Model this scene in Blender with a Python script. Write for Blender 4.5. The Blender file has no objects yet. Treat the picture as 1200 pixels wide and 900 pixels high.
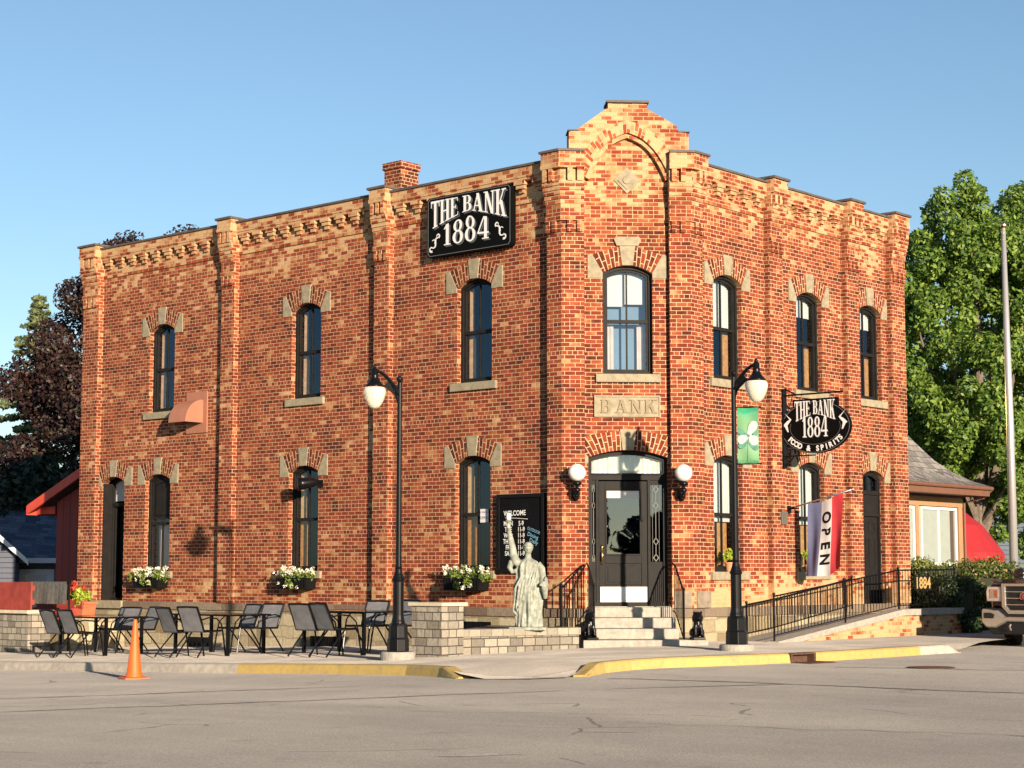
import bpy, bmesh, math, random
import numpy as np
from mathutils import Matrix, Vector
R_ = math.radians
PI = math.pi
random.seed(7)
sc = bpy.context.scene
col = sc.collection

# ------------------------------------------------------------------ camera, sky, sun, exposure
CAMH = 1.25
TILT = math.atan(222 / 2111)
cd = bpy.data.cameras.new('camera')
cd.sensor_width = 36; cd.lens = 36 * 2111 / 1200; cd.clip_start = .1; cd.clip_end = 6000
cam = bpy.data.objects.new('camera', cd); col.objects.link(cam)
cam.location = (0, 0, CAMH); cam.rotation_euler = (R_(90) + TILT, 0, 0)
sc.camera = cam
SUN_AZ, SUN_EL = R_(156.5), R_(11)
w = bpy.data.worlds.new('World'); sc.world = w; w.use_nodes = True
wn = w.node_tree; bg = wn.nodes['Background']
sky = wn.nodes.new('ShaderNodeTexSky'); sky.sky_type = 'NISHITA'; sky.sun_disc = False
sky.sun_elevation = SUN_EL; sky.sun_rotation = SUN_AZ
sky.air_density = 1.0; sky.dust_density = .35; sky.ozone_density = 2.4; sky.altitude = 200
wn.links.new(sky.outputs[0], bg.inputs[0]); bg.inputs[1].default_value = .075
sd = bpy.data.lights.new('sun', 'SUN'); sd.energy = 5.0; sd.angle = R_(.55); sd.color = (1, .82, .635)
sun = bpy.data.objects.new('sun', sd); col.objects.link(sun)
sdir = Vector((math.sin(SUN_AZ) * math.cos(SUN_EL), math.cos(SUN_AZ) * math.cos(SUN_EL), math.sin(SUN_EL)))
sun.rotation_euler = sdir.to_track_quat('Z', 'Y').to_euler(); sun.location = (30, -60, 40)
sc.view_settings.view_transform = 'Standard'; sc.view_settings.look = 'None'
sc.view_settings.gamma = 1; sc.view_settings.use_curve_mapping = False
sc.view_settings.exposure = 1.19
sc.cycles.max_bounces = 8; sc.cycles.transparent_max_bounces = 12

# ------------------------------------------------------------------ frames of the building's three fronts
aL = R_(48.5)
dL = Vector((-math.sin(aL), math.cos(aL), 0)); dR = Vector((math.cos(aL), math.sin(aL), 0))
nL = -dR; nR = -dL
dC = (dR - dL).normalized(); nC = Vector((dC.y, -dC.x, 0))
A = Vector((.9055, 31, 0)); B = A + dC * 2.149
Z3 = Vector((0, 0, 1))

def frame(o, u, z=0):
    y = Z3.cross(u)
    m = Matrix(((u.x, y.x, 0, o.x), (u.y, y.y, 0, o.y), (0, 0, 1, o.z + z), (0, 0, 0, 1)))
    return m
FL = frame(A, -dL); FR = frame(B, dR); FC = frame(A, dC)      # local x along the wall to the right, y inwards, z up
def W(F, u, y, z): return F @ Vector((u, y, z))

def smin(a, b, k=.04):
    h = max(k - abs(a - b), 0) / k
    return min(a, b) - h * h * k * .25
def G(x, y):                                                   # height of pavement
    d = Vector((x, y, 0)) - A
    t = d.dot(dL); wv = max(-9, min(7.5, d.dot(nL)))
    return -smin(-smin(.026 - .028 * t - .02 * wv, .08), .6)
def GR(x, y): return G(x, y) - .13                             # height of road

# ------------------------------------------------------------------ materials
mats = {}
def newmat(name):
    m = bpy.data.materials.new(name); m.use_nodes = True
    nt = m.node_tree; b = nt.nodes['Principled BSDF']
    return m, nt, b
def N(nt, t, **k):
    n = nt.nodes.new(t)
    for a, v in k.items():
        if a.startswith('i_'):
            n.inputs[a[2:].replace('_', ' ')].default_value = v
        else: setattr(n, a, v)
    return n
def ramp(nt, src, stops, interp='LINEAR'):
    stops = [(min(1., p), c) for p, c in stops]
    r = nt.nodes.new('ShaderNodeValToRGB'); r.color_ramp.interpolation = interp
    e = r.color_ramp.elements
    while len(e) > 1: e.remove(e[-1])
    e[0].position = stops[0][0]; e[0].color = (*stops[0][1], 1)
    for p, c in stops[1:]:
        q = e.new(p); q.color = (*c, 1)
    if src is not None: nt.links.new(src, r.inputs[0])
    return r
def math_(nt, op, a, b=None, c=None, clamp=False):
    n = nt.nodes.new('ShaderNodeMath'); n.operation = op; n.use_clamp = clamp
    for i, v in enumerate((a, b, c)):
        if v is None: continue
        if isinstance(v, (int, float)): n.inputs[i].default_value = v
        else: nt.links.new(v, n.inputs[i])
    return n.outputs[0]
def mixc(nt, f, a, b, bt='MIX'):
    n = nt.nodes.new('ShaderNodeMix'); n.data_type = 'RGBA'; n.blend_type = bt
    for i, v in ((0, f), (6, a), (7, b)):
        if isinstance(v, (int, float)): n.inputs[i].default_value = v
        elif isinstance(v, tuple): n.inputs[i].default_value = (*v, 1)
        else: nt.links.new(v, n.inputs[i])
    return n.outputs[2]
def plain(name, c, rough=.6, metal=0, var=.15, scale=6, bump=0, spec=.5, coat=0):
    if name in mats: return mats[name]
    m, nt, b = newmat(name)
    tc = N(nt, 'ShaderNodeTexCoord'); no = N(nt, 'ShaderNodeTexNoise', i_Scale=scale, i_Detail=5.0, i_Roughness=.6)
    nt.links.new(tc.outputs['Object'], no.inputs['Vector'])
    lo = tuple(x * (1 - var) for x in c); hi = tuple(min(1, x * (1 + var)) for x in c)
    r = ramp(nt, no.outputs[0], [(.3, lo), (.7, hi)])
    nt.links.new(r.outputs[0], b.inputs['Base Color'])
    b.inputs['Roughness'].default_value = rough; b.inputs['Metallic'].default_value = metal
    b.inputs['Specular IOR Level'].default_value = spec; b.inputs['Coat Weight'].default_value = coat
    if bump:
        bp = N(nt, 'ShaderNodeBump', i_Strength=.6, i_Distance=bump)
        nt.links.new(no.outputs[0], bp.inputs['Height']); nt.links.new(bp.outputs[0], b.inputs['Normal'])
    mats[name] = m; return m

def brick_mat(name, tan=.22, low=0., high=.35, bw=.186, bh=.0715, mort=.0066, swap=False, tex_u=0.):
    if name in mats: return mats[name]
    m, nt, b = newmat(name)
    uv = N(nt, 'ShaderNodeUVMap'); br = N(nt, 'ShaderNodeTexBrick')
    br.offset = .5; br.squash = .5 if not swap else 1.0; br.squash_frequency = 7
    br.inputs['Color1'].default_value = (0, 0, 0, 1); br.inputs['Color2'].default_value = (1, 1, 1, 1); br.inputs['Mortar'].default_value = (.5, .5, .5, 1)
    br.inputs['Scale'].default_value = 1; br.inputs['Mortar Size'].default_value = mort; br.inputs['Mortar Smooth'].default_value = .35
    br.inputs['Brick Width'].default_value = bw; br.inputs['Row Height'].default_value = bh
    # hand-laid wobble
    wob = N(nt, 'ShaderNodeTexNoise', i_Scale=5.0, i_Detail=3.0); nt.links.new(uv.outputs[0], wob.inputs['Vector'])
    vm = N(nt, 'ShaderNodeVectorMath', operation='SUBTRACT'); nt.links.new(wob.outputs['Color'], vm.inputs[0]); vm.inputs[1].default_value = (.5, .5, .5)
    vs = N(nt, 'ShaderNodeVectorMath', operation='SCALE'); nt.links.new(vm.outputs[0], vs.inputs[0]); vs.inputs['Scale'].default_value = .012
    va = N(nt, 'ShaderNodeVectorMath', operation='ADD'); nt.links.new(uv.outputs[0], va.inputs[0]); nt.links.new(vs.outputs[0], va.inputs[1])
    nt.links.new(va.outputs[0], br.inputs['Vector'])
    sep = N(nt, 'ShaderNodeSeparateXYZ'); nt.links.new(uv.outputs[0], sep.inputs[0])
    zz = sep.outputs[1]
    big = N(nt, 'ShaderNodeTexNoise', i_Scale=.9, i_Detail=4.0, i_Roughness=.65); nt.links.new(uv.outputs[0], big.inputs['Vector'])
    rnd = br.outputs['Color']
    mid = N(nt, 'ShaderNodeTexNoise', i_Scale=3.4, i_Detail=2.0, i_Roughness=.5); nt.links.new(uv.outputs[0], mid.inputs['Vector'])
    v = math_(nt, 'ADD', math_(nt, 'MULTIPLY', rnd, .62), .14)
    v = math_(nt, 'ADD', v, math_(nt, 'MULTIPLY', math_(nt, 'SUBTRACT', big.outputs[0], .5), .9))
    v = math_(nt, 'ADD', v, math_(nt, 'MULTIPLY', math_(nt, 'SUBTRACT', mid.outputs[0], .5), .85))
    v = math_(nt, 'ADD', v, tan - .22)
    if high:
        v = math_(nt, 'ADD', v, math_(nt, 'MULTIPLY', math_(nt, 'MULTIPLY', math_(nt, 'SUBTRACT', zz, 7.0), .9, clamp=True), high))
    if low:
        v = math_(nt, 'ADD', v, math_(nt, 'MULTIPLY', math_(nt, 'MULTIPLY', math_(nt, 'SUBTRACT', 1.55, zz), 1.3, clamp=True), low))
    rc = ramp(nt, v, [(0, (.065, .014, .009)), (.18, (.135, .024, .012)), (.45, (.205, .037, .015)), (.66, (.27, .070, .026)), (.76, (.37, .18, .078)), (.93, (.47, .30, .155))])
    fine = N(nt, 'ShaderNodeTexNoise', i_Scale=38.0, i_Detail=4.0, i_Roughness=.7); nt.links.new(uv.outputs[0], fine.inputs['Vector'])
    c1 = mixc(nt, .55, rc.outputs[0], ramp(nt, fine.outputs[0], [(.25, (.45, .42, .4)), (.7, (1.25, 1.2, 1.15))]).outputs[0], 'MULTIPLY')
    mcol = ramp(nt, big.outputs[0], [(.3, (.40, .27, .145)), (.7, (.54, .41, .25))])
    # smeared lime over some brick faces
    sm = N(nt, 'ShaderNodeTexNoise', i_Scale=11.0, i_Detail=6.0, i_Roughness=.75); nt.links.new(uv.outputs[0], sm.inputs['Vector'])
    smf = ramp(nt, sm.outputs[0], [(.58, (0, 0, 0)), (.76, (.5, .5, .5))])
    c1 = mixc(nt, smf.outputs[0], c1, (.50, .33, .18))
    c2 = mixc(nt, br.outputs['Fac'], c1, mcol.outputs[0])
    # grime streaks below the parapet
    gr = N(nt, 'ShaderNodeTexNoise', i_Scale=2.2, i_Detail=6.0, i_Roughness=.7); nt.links.new(uv.outputs[0], gr.inputs['Vector'])
    c3 = mixc(nt, ramp(nt, gr.outputs[0], [(.52, (0, 0, 0)), (.75, (.45, .45, .45))]).outputs[0], c2, mixc(nt, 1.0, c2, (.55, .48, .45), 'MULTIPLY'))
    nt.links.new(c3, b.inputs['Base Color']); b.inputs['Roughness'].default_value = .9; b.inputs['Specular IOR Level'].default_value = .2
    hgt = math_(nt, 'SUBTRACT', math_(nt, 'MULTIPLY', fine.outputs[0], .35), br.outputs['Fac'])
    hgt = math_(nt, 'ADD', hgt, math_(nt, 'MULTIPLY', rnd, .35))
    bp = N(nt, 'ShaderNodeBump', i_Strength=1.0, i_Distance=.008); nt.links.new(hgt, bp.inputs['Height']); nt.links.new(bp.outputs[0], b.inputs['Normal'])
    mats[name] = m; return m

def stone_mat(name, c1, c2, bw=.5, bh=.22, mort=.012, mc=(.42, .36, .27), var=.4, dist=.02, wobble=.05):
    if name in mats: return mats[name]
    m, nt, b = newmat(name)
    uv = N(nt, 'ShaderNodeUVMap'); br = N(nt, 'ShaderNodeTexBrick'); br.offset = .43; br.squash = .7; br.squash_frequency = 2
    br.inputs['Color1'].default_value = (0, 0, 0, 1); br.inputs['Color2'].default_value = (1, 1, 1, 1); br.inputs['Mortar'].default_value = (.5, .5, .5, 1)
    br.inputs['Scale'].default_value = 1; br.inputs['Mortar Size'].default_value = mort; br.inputs['Mortar Smooth'].default_value = .5
    br.inputs['Brick Width'].default_value = bw; br.inputs['Row Height'].default_value = bh
    wob = N(nt, 'ShaderNodeTexNoise', i_Scale=3.0, i_Detail=3.0); nt.links.new(uv.outputs[0], wob.inputs['Vector'])
    vm = N(nt, 'ShaderNodeVectorMath', operation='SUBTRACT'); nt.links.new(wob.outputs['Color'], vm.inputs[0]); vm.inputs[1].default_value = (.5, .5, .5)
    vs = N(nt, 'ShaderNodeVectorMath', operation='SCALE'); nt.links.new(vm.outputs[0], vs.inputs[0]); vs.inputs['Scale'].default_value = wobble
    va = N(nt, 'ShaderNodeVectorMath', operation='ADD'); nt.links.new(uv.outputs[0], va.inputs[0]); nt.links.new(vs.outputs[0], va.inputs[1])
    nt.links.new(va.outputs[0], br.inputs['Vector'])
    no = N(nt, 'ShaderNodeTexNoise', i_Scale=14.0, i_Detail=7.0, i_Roughness=.7); nt.links.new(uv.outputs[0], no.inputs['Vector'])
    base = mixc(nt, br.outputs['Color'], c1, c2)
    base = mixc(nt, var, base, ramp(nt, no.outputs[0], [(.3, (.5, .48, .45)), (.7, (1.3, 1.25, 1.2))]).outputs[0], 'MULTIPLY')
    cc = mixc(nt, br.outputs['Fac'], base, mc)
    nt.links.new(cc, b.inputs['Base Color']); b.inputs['Roughness'].default_value = .9; b.inputs['Specular IOR Level'].default_value = .2
    h = math_(nt, 'SUBTRACT', math_(nt, 'MULTIPLY', no.outputs[0], .9), br.outputs['Fac'])
    bp = N(nt, 'ShaderNodeBump', i_Strength=1.0, i_Distance=dist); nt.links.new(h, bp.inputs['Height']); nt.links.new(bp.outputs[0], b.inputs['Normal'])
    mats[name] = m; return m

def glass_mat(name, tint=(.75, .8, .8), refl=.1, rough=.01):
    if name in mats: return mats[name]
    m = bpy.data.materials.new(name); m.use_nodes = True; nt = m.node_tree; nt.nodes.clear()
    o = N(nt, 'ShaderNodeOutputMaterial'); tr = N(nt, 'ShaderNodeBsdfTransparent'); gl = N(nt, 'ShaderNodeBsdfGlossy'); mx = N(nt, 'ShaderNodeMixShader')
    tr.inputs[0].default_value = (*tint, 1); gl.inputs['Roughness'].default_value = rough; gl.inputs['Color'].default_value = (.5, .7, 1, 1)
    ge = N(nt, 'ShaderNodeNewGeometry'); dp = N(nt, 'ShaderNodeVectorMath', operation='DOT_PRODUCT'); nt.links.new(ge.outputs['Normal'], dp.inputs[0]); nt.links.new(ge.outputs['Incoming'], dp.inputs[1])
    f = math_(nt, 'ADD', math_(nt, 'MULTIPLY', math_(nt, 'POWER', math_(nt, 'SUBTRACT', 1.0, math_(nt, 'ABSOLUTE', dp.outputs['Value'])), 5.0), .9), refl)
    tc = N(nt, 'ShaderNodeTexCoord'); no = N(nt, 'ShaderNodeTexNoise', i_Scale=1.6, i_Detail=1.0); nt.links.new(tc.outputs['Object'], no.inputs['Vector'])
    bp = N(nt, 'ShaderNodeBump', i_Strength=.10, i_Distance=.02); nt.links.new(no.outputs[0], bp.inputs['Height']); nt.links.new(bp.outputs[0], gl.inputs['Normal'])
    nt.links.new(f, mx.inputs[0]); nt.links.new(tr.outputs[0], mx.inputs[1]); nt.links.new(gl.outputs[0], mx.inputs[2]); nt.links.new(mx.outputs[0], o.inputs[0])
    mats[name] = m; return m

def leaf_mat(name, stops, trans=.25, rough=.5):
    if name in mats: return mats[name]
    m = bpy.data.materials.new(name); m.use_nodes = True; nt = m.node_tree; nt.nodes.clear()
    o = N(nt, 'ShaderNodeOutputMaterial'); ge = N(nt, 'ShaderNodeNewGeometry')
    r = ramp(nt, ge.outputs['Random Per Island'], stops)
    di = N(nt, 'ShaderNodeBsdfPrincipled'); di.inputs['Roughness'].default_value = rough; di.inputs['Specular IOR Level'].default_value = .3
    tl = N(nt, 'ShaderNodeBsdfTranslucent'); mx = N(nt, 'ShaderNodeMixShader'); mx.inputs[0].default_value = trans
    nt.links.new(r.outputs[0], di.inputs['Base Color']); nt.links.new(r.outputs[0], tl.inputs[0])
    nt.links.new(di.outputs[0], mx.inputs[1]); nt.links.new(tl.outputs[0], mx.inputs[2]); nt.links.new(mx.outputs[0], o.inputs[0])
    mats[name] = m; return m

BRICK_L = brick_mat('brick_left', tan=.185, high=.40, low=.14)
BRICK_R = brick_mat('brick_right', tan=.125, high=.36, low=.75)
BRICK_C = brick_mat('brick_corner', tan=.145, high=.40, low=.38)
BRICK_ARCH = brick_mat('brick_arch', tan=.16, high=0, bw=.19, bh=.078, mort=.010, swap=True)
BRICK_ARCH_PALE = brick_mat('brick_arch_pale', tan=.62, high=0, bw=.19, bh=.078, mort=.008, swap=True)
BRICK_LOW = brick_mat('brick_ramp', tan=.50, high=0, low=.2)
BRICK_CHIM = brick_mat('brick_chimney', tan=.02, high=0)
STONE = plain('limestone_trim', (.235, .20, .13), .85, var=.25, scale=9, bump=.004)
STONE_D = plain('dark_sandstone', (.20, .16, .115), .9, var=.3, scale=7, bump=.006)
RUBBLE = stone_mat('foundation_stone', (.20, .155, .09), (.40, .35, .23), .52, .23, .011, (.30, .25, .17), wobble=.09)
WTABLE = stone_mat('water_table_stone', (.13, .095, .07), (.22, .175, .125), .95, 5, .008, (.24, .2, .14), wobble=.01)
WALLST = stone_mat('split_face_stone', (.15, .135, .11), (.33, .295, .235), .24, .13, .008, (.06, .055, .045), dist=.02, wobble=.02)
CAPST = stone_mat('cap_stone', (.22, .20, .155), (.32, .29, .23), .3, 4, .005, (.2, .17, .13), wobble=.0)
CONC = plain('concrete_step', (.28, .26, .215), .85, var=.22, scale=12, bump=.002)
BLACK = plain('black_paint', (.006, .006, .006), .55, var=.25, spec=.1)
CHAR = plain('charcoal_paint', (.014, .013, .012), .55, var=.2, spec=.1)
IRON = plain('black_iron', (.004, .004, .0045), .3, var=.3, spec=.22)
DARK = plain('interior_dark', (.010, .009, .008), .9)
COPING = plain('tile_coping', (.075, .06, .05), .7, var=.3)
WHITE = plain('white_paint', (.58, .56, .51), .5, var=.05)
BLIND = plain('white_blind', (.62, .60, .56), .8, var=.04)
WOOD = plain('shutter_wood', (.50, .24, .075), .45, var=.3, scale=14)
WOODP = plain('pale_shutter_wood', (.60, .40, .20), .5, var=.25, scale=10)
PINK = plain('pink_curtain', (.62, .47, .42), .9, var=.12)
GLASS = glass_mat('window_glass', refl=.10)
GLASSL = glass_mat('window_glass_side', tint=(.9, .9, .9), refl=.10)
GLASSD = glass_mat('door_glass', tint=(.22, .22, .22), refl=.14)
METAL = plain('brushed_metal', (.6, .6, .6), .35, 1.0, var=.1)
BRASS = plain('brass', (.75, .52, .2), .3, 1.0, var=.1)
LETTER = plain('white_lettering', (.62, .62, .60), .5, var=.02)
SHADE = plain('grey_letter_shade', (.075, .08, .09), .5, var=.05)
SIGNBLK = plain('sign_black', (.003, .003, .003), .6, var=.1, spec=.06)
LINEGR = plain('sign_grey_line', (.10, .105, .11), .4, var=.05)
ROOFBLK = plain('roof_membrane', (.05, .05, .05), .9)

# ------------------------------------------------------------------ mesh builder
class MB:
    def __init__(s): s.v = []; s.f = []; s.uv = {}
    def add(s, vs, fs, M=None):
        n = len(s.v)
        for p in vs:
            p = Vector(p)
            s.v.append(tuple(M @ p) if M is not None else tuple(p))
        for f in fs: s.f.append(tuple(n + i for i in f))
        return n
    def quad(s, a, b, c, d, M=None): s.add([a, b, c, d], [(0, 1, 2, 3)], M); return s
    def box(s, x0, x1, y0, y1, z0, z1, M=None):
        s.add([(x0, y0, z0), (x1, y0, z0), (x1, y1, z0), (x0, y1, z0), (x0, y0, z1), (x1, y0, z1), (x1, y1, z1), (x0, y1, z1)],
              [(0, 3, 2, 1), (4, 5, 6, 7), (0, 1, 5, 4), (1, 2, 6, 5), (2, 3, 7, 6), (3, 0, 4, 7)], M); return s
    def prism(s, poly, y0, y1, M=None, back=True):              # poly in x,z ; extruded along y
        n = len(poly)
        vs = [(x, y0, z) for x, z in poly] + [(x, y1, z) for x, z in poly]
        fs = [tuple(range(n))] + ([tuple(range(2 * n - 1, n - 1, -1))] if back else [])
        fs += [(i, i + n, (i + 1) % n + n, (i + 1) % n) for i in range(n)]
        s.add(vs, fs, M); return s
    def plan(s, poly, z0, z1, M=None):                          # poly in x,y ; extruded along z
        n = len(poly)
        vs = [(p[0], p[1], z0) for p in poly] + [(p[0], p[1], z1) for p in poly]
        fs = [tuple(range(n - 1, -1, -1)), tuple(range(n, 2 * n))] + [(i, (i + 1) % n, (i + 1) % n + n, i + n) for i in range(n)]
        s.add(vs, fs, M); return s
    def ring(s, inner, outer, y0, y1, M=None):                  # closed band between two equal outlines (x,z)
        n = len(inner)
        vs = [(x, y0, z) for x, z in inner] + [(x, y0, z) for x, z in outer] + [(x, y1, z) for x, z in inner] + [(x, y1, z) for x, z in outer]
        fs = []
        for i in range(n):
            j = (i + 1) % n
            fs += [(i, j, n + j, n + i), (2 * n + i, 3 * n + i, 3 * n + j, 2 * n + j), (i, 2 * n + i, 2 * n + j, j), (n + i, n + j, 3 * n + j, 3 * n + i)]
        s.add(vs, fs, M); return s
    def tube(s, pts, r, n=8, M=None, cap=True):
        pts = [Vector(p) for p in pts]; k = len(pts)
        rs = r if isinstance(r, (list, tuple)) else [r] * k
        ref = None; vs = []
        for i, p in enumerate(pts):
            t = (pts[min(i + 1, k - 1)] - pts[max(i - 1, 0)]).normalized()
            if ref is None: ref = t.orthogonal().normalized()
            ref = (ref - t * ref.dot(t)); ref = ref.normalized() if ref.length > 1e-6 else t.orthogonal().normalized()
            b = t.cross(ref)
            for j in range(n):
                a = 2 * PI * j / n; vs.append(p + (ref * math.cos(a) + b * math.sin(a)) * rs[i])
        fs = [(i * n + j, i * n + (j + 1) % n, (i + 1) * n + (j + 1) % n, (i + 1) * n + j) for i in range(k - 1) for j in range(n)]
        if cap: fs += [tuple(range(n - 1, -1, -1)), tuple(range((k - 1) * n, k * n))]
        s.add(vs, fs, M); return s
    def lathe(s, prof, c=(0, 0, 0), n=20, M=None):              # prof: (r,z)
        k = len(prof); vs = []
        for r, z in prof:
            for j in range(n):
                a = 2 * PI * j / n; vs.append((c[0] + r * math.cos(a), c[1] + r * math.sin(a), c[2] + z))
        fs = [(i * n + j, i * n + (j + 1) % n, (i + 1) * n + (j + 1) % n, (i + 1) * n + j) for i in range(k - 1) for j in range(n)]
        fs += [tuple(range(n - 1, -1, -1)), tuple(range((k - 1) * n, k * n))]
        s.add(vs, fs, M); return s
    def ell(s, c, r, n=12, k=8, M=None):
        c = Vector(c); r = r if isinstance(r, (tuple, list)) else (r, r, r)
        vs = [(c.x, c.y, c.z - r[2])]
        for i in range(1, k):
            a = -PI / 2 + PI * i / k
            for j in range(n):
                b = 2 * PI * j / n; vs.append((c.x + r[0] * math.cos(a) * math.cos(b), c.y + r[1] * math.cos(a) * math.sin(b), c.z + r[2] * math.sin(a)))
        vs.append((c.x, c.y, c.z + r[2])); L = len(vs) - 1
        fs = [(0, 1 + (j + 1) % n, 1 + j) for j in range(n)]
        fs += [(1 + i * n + j, 1 + i * n + (j + 1) % n, 1 + (i + 1) * n + (j + 1) % n, 1 + (i + 1) * n + j) for i in range(k - 2) for j in range(n)]
        fs += [(L, 1 + (k - 2) * n + j, 1 + (k - 2) * n + (j + 1) % n) for j in range(n)]
        s.add(vs, fs, M); return s

roots = {}
def thing(name, label, cat, F=None, group=None):
    o = bpy.data.objects.new(name, None); col.objects.link(o); o.empty_display_size = .2
    if F is not None: o.matrix_world = F
    roots[o.name] = (F.copy() if F is not None else Matrix.Identity(4))
    o['label'] = label; o['category'] = cat
    if group: o['group'] = group
    return o
wm = {}
def build(name, mb, mat, parent=None, F=None, smooth=False, bevel=0, uvmode='plan', norm=True, uvs=None, label=None, remesh=0, offset=(0, 0)):
    """mesh given in the local space of F (or world when F is None)"""
    me = bpy.data.meshes.new(name)
    me.from_pydata(mb.v, [], mb.f)
    bm = bmesh.new(); bm.from_mesh(me)
    if norm: bmesh.ops.recalc_face_normals(bm, faces=bm.faces)
    bm.normal_update()
    ul = bm.loops.layers.uv.new('UVMap')
    for f in bm.faces:
        n = f.normal
        for l in f.loops:
            p = l.vert.co
            if uvs is not None: l[ul].uv = uvs[l.vert.index]
            elif abs(n.z) > .75: l[ul].uv = (p.x, p.y)
            else:
                t = Vector((-n.y, n.x, 0)).normalized()
                l[ul].uv = (p.x * t.x + p.y * t.y + offset[0], p.z + offset[1])
        f.smooth = smooth
    bm.to_mesh(me); bm.free()
    me.materials.append(mat)
    o = bpy.data.objects.new(name, me); col.objects.link(o)
    M = F if F is not None else Matrix.Identity(4)
    if bevel:
        b = o.modifiers.new('bevel', 'BEVEL'); b.width = bevel; b.segments = 2; b.limit_method = 'ANGLE'; b.angle_limit = R_(40)
    if remesh:
        r = o.modifiers.new('remesh', 'REMESH'); r.mode = 'VOXEL'; r.voxel_size = remesh; r.use_smooth_shade = True
        s = o.modifiers.new('smooth', 'SMOOTH'); s.iterations = 3; s.factor = .5
    wm[o.name] = M
    if parent is not None:
        P = roots.get(parent.name) if parent.name in roots else wm[parent.name]
        o.parent = parent; o.matrix_local = P.inverted() @ M
    else: o.matrix_world = M
    if label: o['label'] = label
    return o
def tag(o, label, cat, group=None):
    o['label'] = label; o['category'] = cat
    if group: o['group'] = group
    return o
def struct(name, mb, mat, **k):
    o = build(name, mb, mat, **k); o['kind'] = 'structure'; return o
def dup(o, F, label, parent=None):
    c = o.copy(); col.objects.link(c)
    if parent is None:
        c.matrix_world = F; c['label'] = label; roots[c.name] = F.copy()
    else: c.parent = parent
    for ch in list(o.children): dup(ch, None, None, c)
    return c
def T(x, y, z, rz=0, s=1): return Matrix.Translation((x, y, z)) @ Matrix.Rotation(rz, 4, 'Z') @ Matrix.Scale(s, 4)

# ------------------------------------------------------------------ lettering
_tc = {}
def text_geo(s, size, bold=0., sx=1.):
    cu = bpy.data.curves.new('t', 'FONT'); cu.body = s; cu.size = size; cu.offset = bold; cu.align_x = 'CENTER'; cu.align_y = 'CENTER'; cu.resolution_u = 4
    ob = bpy.data.objects.new('t', cu); col.objects.link(ob)
    dg = bpy.context.evaluated_depsgraph_get(); me = bpy.data.meshes.new_from_object(ob.evaluated_get(dg))
    vs = [(v.co.x * sx, 0, v.co.y) for v in me.vertices]; fs = [tuple(p.vertices) for p in me.polygons]
    bpy.data.objects.remove(ob); bpy.data.curves.remove(cu); bpy.data.meshes.remove(me)
    return vs, fs
def put_text(mb, s, size, x, z, rot=0, y=0, bold=0., sx=1.):
    vs, fs = text_geo(s, size, bold, sx)
    M = Matrix.Translation((x, y, z)) @ Matrix.Rotation(-rot, 4, 'Y')
    mb.add(vs, fs, M)
def arc(cx, cy, rx, ry, a0, a1, tv, th, n=16):
    """band along an ellipse, thick (tv) at its sides and thin (th) at top and bottom"""
    out = []
    for i in range(n + 1):
        a = R_(a0 + (a1 - a0) * i / n); t = abs(math.cos(a)) * tv + abs(math.sin(a)) * th
        out.append(((cx + rx * math.cos(a), cy + ry * math.sin(a)), (cx + (rx - t) * math.cos(a), cy + (ry - th if ry > th else 0) * math.sin(a))))
    return [(out[i][0], out[i + 1][0], out[i + 1][1], out[i][1]) for i in range(n)]
def rc(x0, y0, x1, y1): 
    n = 5
    return [((x0, y0 + (y1 - y0) * i / n), (x1, y0 + (y1 - y0) * i / n), (x1, y0 + (y1 - y0) * (i + 1) / n), (x0, y0 + (y1 - y0) * (i + 1) / n)) for i in range(n)]
def dg_(xa, ya, xb, yb, t):
    n = 5; q = lambda k: (xa + (xb - xa) * k / n, ya + (yb - ya) * k / n)
    return [((q(i)[0], q(i)[1]), (q(i)[0] + t, q(i)[1]), (q(i + 1)[0] + t, q(i + 1)[1]), (q(i + 1)[0], q(i + 1)[1])) for i in range(n)]
def sf(x0, x1, y): return rc(x0, y, x1, y + .05)
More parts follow.
